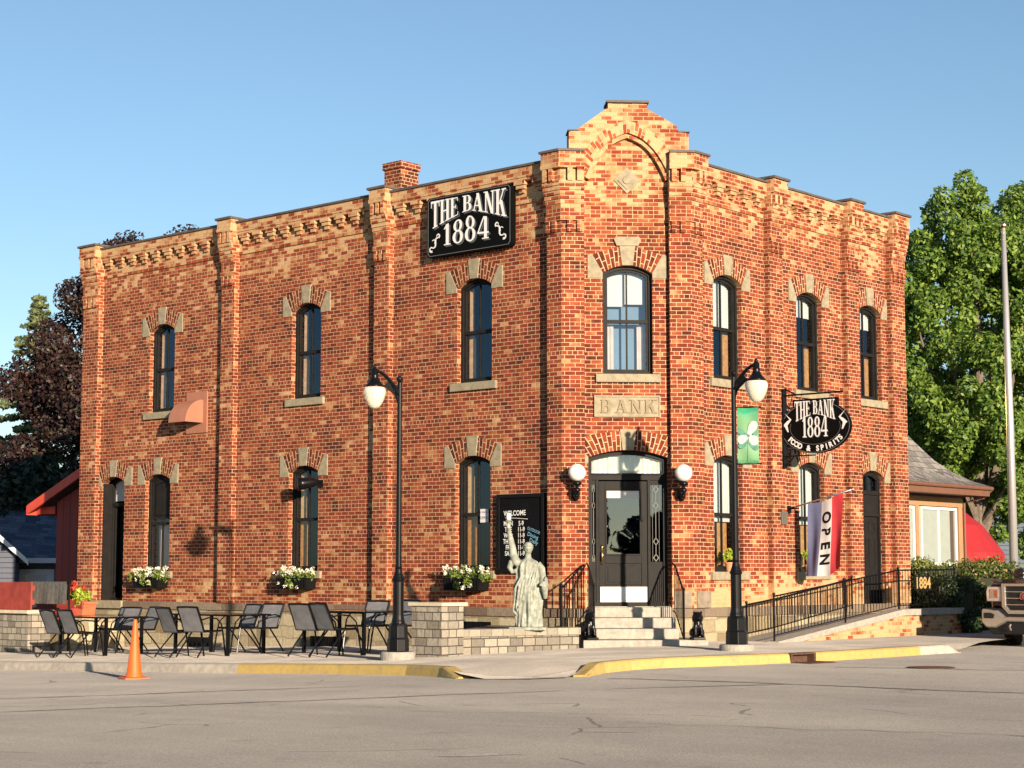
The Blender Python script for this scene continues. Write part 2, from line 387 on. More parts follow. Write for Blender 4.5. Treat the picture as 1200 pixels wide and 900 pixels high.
GL = {
 'T': (.74, rc(.27, 0, .47, 1) + rc(0, .92, .74, 1) + dg_(0, .76, .02, .93, .06) + dg_(.68, .76, .66, .93, .06) + sf(.17, .57, 0)),
 'H': (.84, rc(.09, 0, .29, 1) + rc(.55, 0, .75, 1) + rc(.28, .47, .56, .53) + sf(0, .38, 0) + sf(.46, .84, 0) + sf(0, .38, .95) + sf(.46, .84, .95)),
 'E': (.70, rc(.09, 0, .29, 1) + sf(0, .64, .94) + sf(0, .68, 0) + rc(.28, .47, .50, .53) + rc(.46, .39, .51, .61) + dg_(.60, .78, .58, .95, .05) + dg_(.64, .2, .62, .04, .05)),
 'B': (.74, rc(.09, 0, .29, 1) + sf(0, .4, .945) + sf(0, .4, .005) + arc(.38, .74, .30, .26, -90, 90, .19, .06) + arc(.38, .26, .34, .28, -90, 90, .20, .06) + rc(.28, .48, .4, .54)),
 'A': (.90, dg_(.10, 0, .40, 1, .09) + dg_(.60, 0, .34, 1, .21) + rc(.22, .28, .66, .35) + sf(0, .30, 0) + sf(.50, .90, 0)),
 'N': (.88, rc(.12, 0, .22, 1) + rc(.66, 0, .76, 1) + dg_(.56, 0, .10, 1, .21) + sf(0, .34, 0) + sf(0, .3, .95) + sf(.56, .88, .95)),
 'K': (.88, rc(.09, 0, .29, 1) + dg_(.27, .42, .62, 1, .09) + dg_(.58, 0, .33, .58, .22) + sf(0, .38, 0) + sf(0, .38, .95) + sf(.50, .84, .95) + sf(.48, .88, 0)),
 '1': (.46, rc(.16, 0, .34, 1) + sf(.04, .46, 0) + dg_(.02, .78, .17, .98, .10)),
 '8': (.64, arc(.32, .75, .27, .25, 0, 360, .15, .06, 28) + arc(.32, .27, .32, .28, 0, 360, .17, .06, 28)),
 '4': (.70, rc(.40, 0, .57, 1) + dg_(.0, .30, .36, 1, .08) + rc(.0, .24, .68, .32) + sf(.28, .68, 0)),
}
def serif(mb, word, x0, width, top, bot, y, dx=0, dz=0, gap=.06):
    """word drawn between x0 and x0+width; top(x), bot(x) give its upper and lower edge"""
    tot = sum((GL[c][0] + gap) if c != ' ' else .34 for c in word) - gap; k = width / tot; x = 0; e = 0
    for c in word:
        if c == ' ': x += .34; continue
        wd, qs = GL[c]
        for q in qs:
            vs = []
            for px, py in q:
                X = x0 + (x + px) * k
                vs.append((X + dx, y - e, bot(X) + (top(X) - bot(X)) * py + dz))
            mb.add(vs, [(0, 1, 2, 3)]); e += .000015
        x += wd + gap

# ------------------------------------------------------------------ ground, road, pavement, kerbs
def asphalt():
    m, nt, b = newmat('asphalt')
    tc = N(nt, 'ShaderNodeTexCoord'); P = tc.outputs['Object']
    f = N(nt, 'ShaderNodeTexNoise', i_Scale=55.0, i_Detail=6.0, i_Roughness=.8); nt.links.new(P, f.inputs['Vector'])
    g = N(nt, 'ShaderNodeTexNoise', i_Scale=.35, i_Detail=5.0, i_Roughness=.6); nt.links.new(P, g.inputs['Vector'])
    v = N(nt, 'ShaderNodeTexVoronoi', i_Scale=90.0); nt.links.new(P, v.inputs['Vector'])
    c = ramp(nt, f.outputs[0], [(.25, (.155, .144, .128)), (.5, (.30, .280, .25)), (.75, (.49, .46, .415))])
    c = mixc(nt, .5, c.outputs[0], ramp(nt, g.outputs[0], [(.35, (.72, .72, .74)), (.65, (1.15, 1.13, 1.1))]).outputs[0], 'MULTIPLY')
    c = mixc(nt, .5, c, ramp(nt, v.outputs['Color'], [(0, (.65, .65, .65)), (1, (1.3, 1.3, 1.3))]).outputs[0], 'MULTIPLY')
    # tyre-worn lanes along the left street
    mp = N(nt, 'ShaderNodeMapping'); mp.inputs['Rotation'].default_value = (0, 0, -math.atan2(dL.y, dL.x) ); nt.links.new(P, mp.inputs['Vector'])
    sx = N(nt, 'ShaderNodeSeparateXYZ'); nt.links.new(mp.outputs[0], sx.inputs[0])
    s2 = N(nt, 'ShaderNodeTexNoise', i_Scale=.8, i_Detail=3.0); mp2 = N(nt, 'ShaderNodeMapping'); mp2.inputs['Scale'].default_value = (.06, 1.2, 1); nt.links.new(mp.outputs[0], mp2.inputs['Vector']); nt.links.new(mp2.outputs[0], s2.inputs['Vector'])
    c = mixc(nt, .6, c, ramp(nt, s2.outputs[0], [(.4, (.88, .88, .89)), (.6, (1.06, 1.06, 1.05))]).outputs[0], 'MULTIPLY')
    sp = N(nt, 'ShaderNodeTexVoronoi', i_Scale=26.0); nt.links.new(P, sp.inputs['Vector'])
    c = mixc(nt, .8, c, ramp(nt, sp.outputs['Distance'], [(.04, (.55, .53, .5)), (.13, (1, 1, 1))]).outputs[0], 'MULTIPLY')
    oi = N(nt, 'ShaderNodeTexNoise', i_Scale=1.3, i_Detail=6.0, i_Roughness=.7); nt.links.new(P, oi.inputs['Vector'])
    c = mixc(nt, .8, c, ramp(nt, oi.outputs[0], [(.28, (.62, .62, .62)), (.40, (1, 1, 1)), (.66, (1, 1, 1)), (.78, (1.18, 1.17, 1.15))]).outputs[0], 'MULTIPLY')
    # thin map cracks
    cw = N(nt, 'ShaderNodeTexNoise', i_Scale=1.2, i_Detail=5.0); nt.links.new(P, cw.inputs['Vector'])
    cm = mixc(nt, .22, P, cw.outputs['Color'])
    vc = N(nt, 'ShaderNodeTexVoronoi', feature='DISTANCE_TO_EDGE', i_Scale=.55); nt.links.new(cm, vc.inputs['Vector'])
    msk = N(nt, 'ShaderNodeTexNoise', i_Scale=.5, i_Detail=2.0); nt.links.new(P, msk.inputs['Vector'])
    ck = math_(nt, 'MULTIPLY', math_(nt, 'LESS_THAN', vc.outputs['Distance'], .006), math_(nt, 'GREATER_THAN', msk.outputs[0], .57))
    c = mixc(nt, math_(nt, 'MULTIPLY', ck, .55), c, (.05, .045, .04))
    nt.links.new(c, b.inputs['Base Color']); b.inputs['Roughness'].default_value = .85; b.inputs['Specular IOR Level'].default_value = .25; b.inputs['Diffuse Roughness'].default_value = 1.
    bp = N(nt, 'ShaderNodeBump', i_Strength=1., i_Distance=.02); nt.links.new(f.outputs[0], bp.inputs['Height']); nt.links.new(bp.outputs[0], b.inputs['Normal'])
    return m
ASPH = asphalt()
def pave_mat():
    m, nt, b = newmat('pavement_concrete')
    uv = N(nt, 'ShaderNodeUVMap'); tc = N(nt, 'ShaderNodeTexCoord')
    br = N(nt, 'ShaderNodeTexBrick'); br.offset = 0; br.inputs['Scale'].default_value = 1; br.inputs['Brick Width'].default_value = 1.5; br.inputs['Row Height'].default_value = 1.5
    br.inputs['Mortar Size'].default_value = .012; br.inputs['Color1'].default_value = (.85, .85, .85, 1); br.inputs['Color2'].default_value = (1.1, 1.1, 1.1, 1); br.inputs['Mortar'].default_value = (.5, .5, .5, 1)
    nt.links.new(uv.outputs[0], br.inputs['Vector'])
    f = N(nt, 'ShaderNodeTexNoise', i_Scale=30.0, i_Detail=6.0, i_Roughness=.75); nt.links.new(tc.outputs['Object'], f.inputs['Vector'])
    g = N(nt, 'ShaderNodeTexNoise', i_Scale=.9, i_Detail=5.0); nt.links.new(tc.outputs['Object'], g.inputs['Vector'])
    c = ramp(nt, f.outputs[0], [(.3, (.19, .17, .145)), (.7, (.34, .31, .265))])
    c = mixc(nt, 1.0, c.outputs[0], br.outputs['Color'], 'MULTIPLY')
    c = mixc(nt, .7, c, ramp(nt, g.outputs[0], [(.35, (.7, .7, .7)), (.65, (1.15, 1.15, 1.15))]).outputs[0], 'MULTIPLY')
    nt.links.new(c, b.inputs['Base Color']); b.inputs['Roughness'].default_value = .9; b.inputs['Diffuse Roughness'].default_value = 1.
    bp = N(nt, 'ShaderNodeBump', i_Strength=.9, i_Distance=.012); nt.links.new(f.outputs[0], bp.inputs['Height']); nt.links.new(bp.outputs[0], b.inputs['Normal'])
    return m
PAVE = pave_mat()
KERBC = plain('kerb_concrete', (.36, .32, .26), .85, var=.25, scale=7, bump=.004)
def yellow():
    m, nt, b = newmat('kerb_yellow'); tc = N(nt, 'ShaderNodeTexCoord')
    f = N(nt, 'ShaderNodeTexNoise', i_Scale=9.0, i_Detail=8.0, i_Roughness=.8); nt.links.new(tc.outputs['Object'], f.inputs['Vector'])
    c = ramp(nt, f.outputs[0], [(.30, (.20, .17, .12)), (.40, (.32, .235, .10)), (.52, (.40, .28, .075)), (.66, (.42, .30, .09)), (.74, (.32, .27, .17))])
    nt.links.new(c.outputs[0], b.inputs['Base Color']); b.inputs['Roughness'].default_value = .7; return m
YEL = yellow()

# road: one sheet that reaches the horizon
xs = [-2500, -900, -350, -150, -80] + list(range(-50, 52, 2)) + [80, 150, 350, 900, 2500]
ys = [-1500, -500, -150, -60] + list(range(-20, 72, 2)) + [100, 160, 350, 900, 3000]
mb = MB(); nx = len(xs)
for y in ys:
    for x in xs: mb.v.append((x, y, GR(x, y)))
mb.f = [(j * nx + i, j * nx + i + 1, (j + 1) * nx + i + 1, (j + 1) * nx + i) for j in range(len(ys) - 1) for i in range(nx - 1)]
struct('road', mb, ASPH, norm=False, smooth=True)

KL = [(-38.9, 58.8), (-23.9, 45.5), (-16.4, 38.9), (-11.4, 34.45), (-9.12, 32.43), (-7.2, 30.65), (-5.41, 29.0), (-4.17, 27.9), (-3.3, 27.2), (-2.49, 26.5), (-1.44, 25.5), (-.95, 24.75), (-.68, 24.1)]
KM = [(-.35, 23.6), (.25, 23.3), (.70, 23.35)]
KR = [(.92, 23.6), (1.2, 24.45), (1.6, 25.0), (2.1, 25.38), (3.03, 25.9), (4.02, 26.6), (4.45, 27.0), (5.3, 27.85), (6.5, 29.2), (7.05, 29.75), (7.35, 30.05)]
edge = KL + KM + KR
nE = len(edge)
def edge_h(i):                       # how far the pavement edge is above the road (dropped at the crossing)
    x, y = edge[i]
    if i < len(KL) - 1: return .13
    if i == len(KL) - 1 or i == len(KL) + len(KM): return .06
    if i >= nE - 2: return .13 if i == nE - 2 else .05
    if i < len(KL) + len(KM): return .012
    return .13
inner = []
for i in range(nE):
    if i < len(KL):
        p = Vector((*KL[i], 0)); t = (p - A).dot(dL); inner.append(A + dL * max(t, -.2 + .0 * i) - nL * .8 if t > 0 else A + dC * .3 * (i - 8) / 5 - nC * .6)
    elif i < len(KL) + len(KM): inner.append(A + dC * (.5 + .4 * (i - len(KL))) - nC * .8)
    else:
        k = (i - len(KL) - len(KM)) / (len(KR) - 1); inner.append(B + dR * (14 * k ** 1.3) - nR * (.8 - 1.6 * k) + Vector((k * 1.0, 0, 0)))
mb = MB(); rows = 14
uvp = []
for i in range(nE):
    p = Vector((*edge[i], 0)); q = inner[i]
    for j in range(rows + 1):
        k = (j / rows) ** 1.5; c = p.lerp(q, k); d = (c - p).length
        full = .13; e = edge_h(i); s = min(1, d / 1.6); s = s * s * (3 - 2 * s)
        mb.v.append((c.x, c.y, GR(c.x, c.y) + e + (full - e) * s))
        uvp.append(((c - A).dot(dL), (c - A).dot(dR)))
mb.f = [(i * (rows + 1) + j, (i + 1) * (rows + 1) + j, (i + 1) * (rows + 1) + j + 1, i * (rows + 1) + j + 1) for i in range(nE - 1) for j in range(rows)]
struct('pavement', mb, PAVE, norm=False, uvs=uvp, smooth=True)

def kerb(name, idx, mat, taper0=False, taper1=False):
    """kerb strip along edge points; top just proud of the pavement, front face down to the road"""
    pts = []
    for a, b in zip(idx[:-1], idx[1:]):
        for s in range(4):
            pts.append(Vector((*edge[a], 0)).lerp(Vector((*edge[b], 0)), s / 4))
    pts.append(Vector((*edge[idx[-1]], 0)))
    m = MB(); n = len(pts)
    for i, p in enumerate(pts):
        t = (pts[min(i + 1, n - 1)] - pts[max(i - 1, 0)]).normalized(); o = Vector((t.y, -t.x, 0))
        h = .138
        if taper0: h = min(h, .02 + .118 * min(1, i / 3))
        if taper1: h = min(h, .02 + .118 * min(1, (n - 1 - i) / 3))
        for off, hh in ((.075, -.05), (.07, .01), (.045, h - .02), (.02, h), (-.13, h + .001), (-.135, h - .03)):
            q = p + o * off; m.v.append((q.x, q.y, GR(q.x, q.y) + hh))
    m.f = [(i * 6 + j, (i + 1) * 6 + j, (i + 1) * 6 + j + 1, i * 6 + j + 1) for i in range(n - 1) for j in range(5)]
    m.f += [tuple(range(6)), tuple((n - 1) * 6 + j for j in range(5, -1, -1))]
    return struct(name, m, mat, smooth=False)
kerb('kerb', list(range(0, 8)), KERBC)
kerb('kerb', list(range(7, 10)), YEL); kerb('kerb', [9, 10, 11, 12], YEL, taper1=True)
r0 = len(KL) + len(KM)
kerb('kerb', [r0, r0 + 1, r0 + 2, r0 + 3], YEL, taper0=True); kerb('kerb', list(range(r0 + 3, r0 + 6)), YEL)
kerb('kerb', list(range(r0 + 6, r0 + 9)), YEL); kerb('kerb', list(range(r0 + 8, r0 + 11)), KERBC, taper1=True)
# darker resurfaced lane, sealed cracks and a scrap of lane paint (sheets a few mm above the road)
def sheet(name, pts, mat, lift, wdt=None):
    m = MB()
    if wdt is None:
        m.v = [(x, y, GR(x, y) + lift) for x, y in pts]; m.f = [tuple(range(len(pts)))]
    else:
        n = len(pts)
        for i, (x, y) in enumerate(pts):
            t = Vector((pts[min(i + 1, n - 1)][0] - pts[max(i - 1, 0)][0], pts[min(i + 1, n - 1)][1] - pts[max(i - 1, 0)][1], 0)).normalized(); o = Vector((-t.y, t.x, 0)) * wdt / 2 * random.uniform(.6, 1.3)
            for s in (1, -1): m.v.append((x + o.x * s, y + o.y * s, GR(x, y) + lift))
        m.f = [(2 * i, 2 * i + 1, 2 * i + 3, 2 * i + 2) for i in range(n - 1)]
    return struct(name, m, mat, norm=False)
def wig(a, b, n=26, amp=.05, seed=1):
    rr = random.Random(seed); out = []; off = 0
    for i in range(n + 1):
        k = i / n; off += rr.uniform(-amp, amp) * 1.6; off *= .93
        out.append((a[0] + (b[0] - a[0]) * k, a[1] + (b[1] - a[1]) * k + off))
    return out
TAR = plain('crack_sealant', (.035, .032, .03), .6, var=.3)
for q, (a, b, wd) in enumerate([((-9, 20.6), (-.5, 23.0), .05), ((-6.5, 18.0), (3.2, 21.6), .04), ((1.2, 22.9), (9.5, 16.9), .055), ((4.5, 25.4), (14, 22.0), .05), ((1.0, 16.1), (4.2, 14.6), .016), ((4.0, 14.7), (4.9, 12.6), .018), ((-1.0, 17.3), (2.0, 16.6), .012), ((-8, 19.2), (-4.5, 19.9), .016)]):
    sheet('road_crack', wig(a, b, 30, .05, q), TAR, .004, wd)
LANE = plain('worn_lane_paint', (.50, .45, .34), .8, var=.35, scale=20)
sheet('road_marking', [(-.55, 13.05), (-.15, 13.25), (.1, 13.22), (-.3, 13.02)], LANE, .005)

# ------------------------------------------------------------------ the brick building
bd = thing('brick_building', 'two-storey red brick corner building with chamfered entrance and stepped gable', 'building', Matrix.Translation(A))
ULE, URE = -13.97, 7.41
ZT = 8.42
def arch_out(wd, z0, zs, zc, n=10, inset=0.):
    """window outline (x,z), centred on x=0: square foot, segmental head"""
    h = wd / 2; s = zc - zs; r = (h * h + s * s) / (2 * s); cz = zc - r
    h -= inset; r -= inset; z0 += inset; a = math.asin(min(1, h / r))
    pts = [(-h, z0), (h, z0)]
    for i in range(n + 1):
        t = a - 2 * a * i / n; pts.append((r * math.sin(t), cz + r * math.cos(t)))
    return pts
def wall_with_holes(outer, holes, depth=.17):
    bm = bmesh.new(); loops = [outer] + holes; es = []; vv = []
    for lp in loops:
        vs = [bm.verts.new((x, 0, z)) for x, z in lp]; vv.append(vs)
        for i in range(len(vs)): es.append(bm.edges.new((vs[i], vs[(i + 1) % len(vs)])))
    bmesh.ops.triangle_fill(bm, use_beauty=True, edges=es)
    # front must face -y
    for f in bm.faces:
        if f.normal.y > 0: f.normal_flip()
    bm.normal_update()
    for f in bm.faces:
        if f.normal.y > 0: f.normal_flip()
    for vs in vv[1:]:
        bk = [bm.verts.new((v.co.x, depth, v.co.z)) for v in vs]
        for i in range(len(vs)):
            j = (i + 1) % len(vs); bm.faces.new((vs[i], vs[j], bk[j], bk[i]))
    bm.verts.index_update()
    m = MB(); m.v = [tuple(v.co) for v in bm.verts]; m.f = [tuple(v.index for v in f.verts) for f in bm.faces]
    bm.free(); return m
def place(o, c): return [(x + c, z) for x, z in o]
WU = dict(z0=4.69, zs=6.45, zc=6.59); WLo = dict(z0=1.30, zs=3.24, zc=3.36)
LUP = [-11.25, -6.65, -2.12]; LLO = [-11.31, -6.68, -2.15]
holesL = [place(arch_out(.86, **WU), c) for c in LUP] + [place(arch_out(.86, **WLo), c) for c in LLO] + [place(arch_out(.82, .67, 3.24, 3.36), -12.88)]
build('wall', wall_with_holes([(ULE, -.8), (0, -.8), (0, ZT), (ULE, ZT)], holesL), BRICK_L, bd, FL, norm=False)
RUP = [1.24, 3.96, 6.20]; RLO = [1.20, 3.95]
holesR = [place(arch_out(.90, **WU), c) for c in RUP] + [place(arch_out(.90, z0=1.28, zs=3.22, zc=3.34), c) for c in RLO] + [place(arch_out(.90, .60, 3.14, 3.28), 6.20)]
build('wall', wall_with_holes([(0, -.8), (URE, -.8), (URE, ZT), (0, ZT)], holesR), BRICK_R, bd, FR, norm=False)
holesC = [place(arch_out(.87, 4.69, 6.46, 6.60), 1.11), place(arch_out(1.38, .68, 3.24, 3.37), 1.10)]
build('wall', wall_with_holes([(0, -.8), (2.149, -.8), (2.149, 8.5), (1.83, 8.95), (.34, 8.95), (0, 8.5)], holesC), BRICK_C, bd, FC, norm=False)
# rear and end walls, roof
P1 = A + dL * 13.97; P2 = B + dR * URE; P3 = P1 + dR * ((P2 - A).dot(dR))
m = MB(); m.add([(P1.x, P1.y, -.8), (P3.x, P3.y, -.8), (P3.x, P3.y, ZT), (P1.x, P1.y, ZT)], [(0, 1, 2, 3)])
m.add([(P2.x, P2.y, -.8), (P3.x, P3.y, -.8), (P3.x, P3.y, ZT), (P2.x, P2.y, ZT)], [(0, 1, 2, 3)])
build('rear_wall', m, BRICK_L, bd)
m = MB(); m.add([(p.x, p.y, 8.15) for p in (P1, A, B, P2, P3)], [(0, 1, 2, 3, 4)]); build('roof', m, ROOFBLK, bd)
# dark rooms behind the windows
m = MB()
for F, u0, u1 in ((FL, -13.8, -.9), (FR, .9, 7.3)):
    for z0, z1 in ((.5, 3.9), (4.0, 8.0)):
        m.quad((u0, 1.7, z0), (u1, 1.7, z0), (u1, 1.7, z1), (u0, 1.7, z1), F); m.quad((u0, .3, z0), (u1, .3, z0), (u1, 1.7, z0), (u0, 1.7, z0), F)
for z0, z1 in ((.5, 3.9), (4.0, 8.0)): m.quad((-.8, 1.7, z0), (3, 1.7, z0), (3, 1.7, z1), (-.8, 1.7, z1), FC); m.quad((-.3, .3, z0), (2.5, .3, z0), (2.5, 1.7, z0), (-.3, 1.7, z0), FC)
build('room_wall', m, DARK, bd, norm=False)

# plan outline of the street fronts pushed out by w
tC = math.tan(R_(22.5))
def corner(P, w_, which):
    return (A + (nL + nC).normalized() * w_ / math.cos(R_(22.5))) if which == 'A' else (B + (nR + nC).normalized() * w_ / math.cos(R_(22.5)))
def fronts(w0, w1, z0, z1, uL0=ULE, uR1=URE, m=None):
    m = m or MB()
    o = [W(FL, uL0, -w1, 0), corner(A, w1, 'A'), corner(B, w1, 'B'), W(FR, uR1, -w1, 0), W(FR, uR1, -w0, 0), corner(B, w0, 'B'), corner(A, w0, 'A'), W(FL, uL0, -w0, 0)]
    # three convex quads
    for a, b, c, d in ((0, 1, 6, 7), (1, 2, 5, 6), (2, 3, 4, 5)):
        m.plan([o[a], o[b], o[c], o[d]], z0, z1)
    return m
m = MB(); m.box(ULE - .04, -.0, -.06, 0.1, -.9, .50, FL); m.plan([corner(A, .06, 'A'), corner(B, .06, 'B'), B, A], -.9, .50); m.box(0, URE, -.06, .1, -.9, .50, FR)
build('foundation', m, RUBBLE, bd)
m = fronts(-.05, .095, .50, .66, ULE - .06, URE + .04); build('water_table', m, WTABLE, bd, bevel=.012)
m = MB(); m.box(.02, .42, -.16, -.1, .66, .95, FR); m.box(1.86, 2.02, -.145, -.1, .66, .95, FC); m.box(2.02, 2.17, -.145, -.1, .66, .95, FC)
build('corner_stone', m, STONE_D, bd, bevel=.01)

# pilasters
def straight(F, u0, u1, mat, left_open=False):
    m = MB(); c = MB()
    def tier(w_, z0, z1, du=0.): m.box(u0 - du, u1 + du, -w_, .0, z0, z1, F)
    tier(.13, .66, 7.16)
    n = 3; wd = u1 - u0
    tier(.14, 7.16, 7.36)
    for i in range(n):
        x = u0 + wd * (i + .25) / n; m.box(x, x + wd / n * .55, -.185, -.14, 7.16, 7.36, F)
    tier(.185, 7.36, 7.44); tier(.15, 7.44, 7.58)
    k = 6
    for i in range(k): tier(.155 + .018 * i, 7.58 + .0775 * i, 7.58 + .0775 * (i + 1), .003 * i)
    tier(.20, 8.045, 8.27, .015)
    for i in range(n):
        x = u0 - .015 + (wd + .03) * (i + .2) / n; m.box(x, x + wd / n * .6, -.275, -.20, 8.045, 8.27, F)
    tier(.285, 8.27, 8.34, .02); tier(.27, 8.34, 8.53, .02)
    m.box(u0 - .02, u1 + .02, 0, .3, 8.1, 8.53, F)
    c.box(u0 - .05, u1 + .05, -.31, .33, 8.53, 8.575, F)
    p = build('pilaster', m, mat, bd); build('coping', c, COPING, p)
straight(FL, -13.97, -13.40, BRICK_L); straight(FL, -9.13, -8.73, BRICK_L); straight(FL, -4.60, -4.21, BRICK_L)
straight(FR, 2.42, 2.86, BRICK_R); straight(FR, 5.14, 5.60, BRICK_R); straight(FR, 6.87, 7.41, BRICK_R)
def folded(which, l0, c0, mat):
    """pilaster wrapping a corner: l0 metres on the side front, c0 metres on the chamfer"""
    m = MB(); cp = MB()
    def foot(w_, e=0.):
        if which == 'A': return [W(FL, -l0 - e, -w_, 0), corner(A, w_, 'A'), W(FC, c0 + min(e, .0), -w_, 0), W(FC, c0, 0, 0), A, W(FL, -l0 - e, 0, 0)]
        return [W(FC, 2.149 - c0, -w_, 0), corner(B, w_, 'B'), W(FR, l0 + e, -w_, 0), W(FR, l0 + e, 0, 0), B, W(FC, 2.149 - c0, 0, 0)]
    def tier(w_, z0, z1, e=0.): m.plan(foot(w_, e), z0, z1)
    F2 = FL if which == 'A' else FR
    def teeth(w0, w1, z0, z1):
        for i in range(2):
            a = (-l0 + l0 * (i + .1) / 2) if which == 'A' else l0 * (i + .3) / 2
            m.box(a, a + l0 * .3, -w1, -w0, z0, z1, F2)
        ca = 0 if which == 'A' else 2.149 - c0
        for i in range(2): m.box(ca + c0 * (i + .25) / 2, ca + c0 * (i + .25) / 2 + c0 * .27, -w1, -w0, z0, z1, FC)
    tier(.13, .66, 7.16); tier(.14, 7.16, 7.36); teeth(.14, .185, 7.16, 7.36); tier(.185, 7.36, 7.44); tier(.15, 7.44, 7.58)
    for i in range(6): tier(.155 + .018 * i, 7.58 + .0775 * i, 7.58 + .0775 * (i + 1), .003 * i)
    tier(.20, 8.045, 8.27, .015); teeth(.20, .275, 8.045, 8.27); tier(.285, 8.27, 8.34, .02); tier(.27, 8.34, 8.56, .02)
    cp.plan(foot(.30, .05), 8.56, 8.60)
    p = build('pilaster', m, mat, bd); build('coping', cp, COPING, p)
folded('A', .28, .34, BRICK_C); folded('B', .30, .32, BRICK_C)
# corner pilaster's stone foot is the water table; parapets between pilasters
def parapet(F, bays, mat, side):
    m = MB(); c = MB()
    for u0, u1 in bays:
        m.box(u0, u1, -.115, 0, 8.26, ZT + .03, F); m.box(u0, u1, -.10, 0, 8.20, 8.26, F)
        m.box(u0, u1, -.028, 0, 7.80, 7.87, F)
        n = max(2, round((u1 - u0) / .415)); st = (u1 - u0) / n
        for i in range(n):
            x = u0 + st * (i + .5)
            m.box(x - .125, x + .125, -.112, -.0, 8.135, 8.20, F); m.box(x - .095, x + .095, -.085, -.0, 8.065, 8.135, F); m.box(x - .055, x + .055, -.05, -.0, 7.99, 8.065, F)
        m.box(u0, u1, 0, .25, 8.1, ZT + .03, F)
        c.box(u0, u1, -.15, .29, ZT + .03, ZT + .07, F)
    p = build('parapet', m, mat, bd); build('coping', c, COPING, p)
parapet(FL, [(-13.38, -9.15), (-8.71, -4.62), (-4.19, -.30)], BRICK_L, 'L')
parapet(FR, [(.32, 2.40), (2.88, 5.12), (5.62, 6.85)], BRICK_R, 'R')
# stepped gable over the chamfer with its pointed arch
def pointed(hw, zs, za, n=16, cx=1.11):
    pts = []
    for i in range(n + 1):
        k = math.cos(PI / 2 * i / n); pts.append((cx - hw * k, zs + (za - zs) * (1 - .70 * k ** 2.8 - .30 * k)))
    return pts + [(2 * cx - x, z) for x, z in pts[::-1][1:]]
arc_o = pointed(.74, 8.14, 8.93)
gab = [(.34, 8.14)] + arc_o[1:-1] + [(1.86, 8.14), (1.86, 8.56), (2.19, 8.56), (2.19, 8.93), (2.02, 8.95), (1.98, 9.06), (1.84, 9.15), (1.52, 9.33), (1.46, 9.36), (1.46, 9.46), (.77, 9.46), (.77, 9.36), (.70, 9.33), (.24, 8.99), (.08, 8.93), (.08, 8.56), (.34, 8.56)]
def tri_prism(poly, y0, y1, M=None):
    bm = bmesh.new(); vs = [bm.verts.new((x, y0, z)) for x, z in poly]; es = [bm.edges.new((vs[i], vs[(i + 1) % len(vs)])) for i in range(len(vs))]
    bmesh.ops.triangle_fill(bm, use_beauty=True, edges=es); bm.verts.index_update()
    fs = [tuple(v.index for v in f.verts) for f in bm.faces]; n = len(poly); bm.free()
    m = MB(); m.add([(x, y0, z) for x, z in poly] + [(x, y1, z) for x, z in poly], fs + [tuple(n + i for i in f[::-1]) for f in fs] + [(i, i + n, (i + 1) % n + n, (i + 1) % n) for i in range(n)], M); return m
gb = build('gable', tri_prism(gab, -.14, .24), BRICK_C, bd, FC)
arc_i = pointed(.67, 8.10, 8.85)
m = MB(); n_ = len(arc_o)
for i in range(n_ - 1):
    m.prism([arc_o[i], arc_o[i + 1], arc_i[i + 1], arc_i[i]], -.10, -.001)
build('arch_moulding', m, BRICK_ARCH_PALE, gb, FC)
def band(curve_i, curve_o, y, F, mat, name, parent, uoff=0):
    """flat voussoir band: texture runs radially"""
    m = MB(); uvs = []; s = 0
    for i in range(len(curve_i)):
        if i: s += math.hypot(curve_i[i][0] - curve_i[i - 1][0], curve_i[i][1] - curve_i[i - 1][1]) * 1.2
        for c, r in ((curve_i[i], 0), (curve_o[i], math.hypot(curve_o[i][0] - curve_i[i][0], curve_o[i][1] - curve_i[i][1]))):
            for yy in (y, y + .02): m.v.append((c[0], yy, c[1])); uvs.append((r + .02 + uoff, s + .01))
    n = len(curve_i)
    for i in range(n - 1):
        a = 4 * i; b = 4 * (i + 1)
        m.f += [(a, b, b + 2, a + 2), (a, a + 1, b + 1, b), (a + 2, b + 2, b + 3, a + 3)]
    m.f += [(0, 2, 3, 1), (4 * n - 4, 4 * n - 3, 4 * n - 1, 4 * n - 2)]
    return build(name, m, mat, parent, F, uvs=uvs)
arc_b = pointed(.93, 8.25, 9.15)
n3 = len(arc_o)
band(arc_o[3:n3 - 3], arc_b[3:n3 - 3], -.15, FC, BRICK_ARCH_PALE, 'voussoir_band', gb)
for bx_ in ((.74, 1.49, -.19, .28, 9.46, 9.50), (.06, .25, -.16, .26, 8.95, 8.975), (2.0, 2.21, -.16, .26, 8.95, 8.975)): m = MB(); m.box(*bx_, FC); build('coping', m, COPING, gb)
m = MB(); cx = 1.11; m.prism([(cx - .235, 8.11), (cx, 7.87), (cx + .235, 8.11), (cx, 8.345)], -.02, 0, FC); m.prism([(cx - .17, 8.11), (cx, 7.935), (cx + .17, 8.11), (cx, 8.28)], -.035, -.02, FC)
m.prism([(cx + .075 * math.cos(R_(a)), 8.11 + .075 * math.sin(R_(a))) for a in range(0, 360, 24)], -.055, -.035, FC)
build('stone_diamond', m, STONE, gb, bevel=.006)

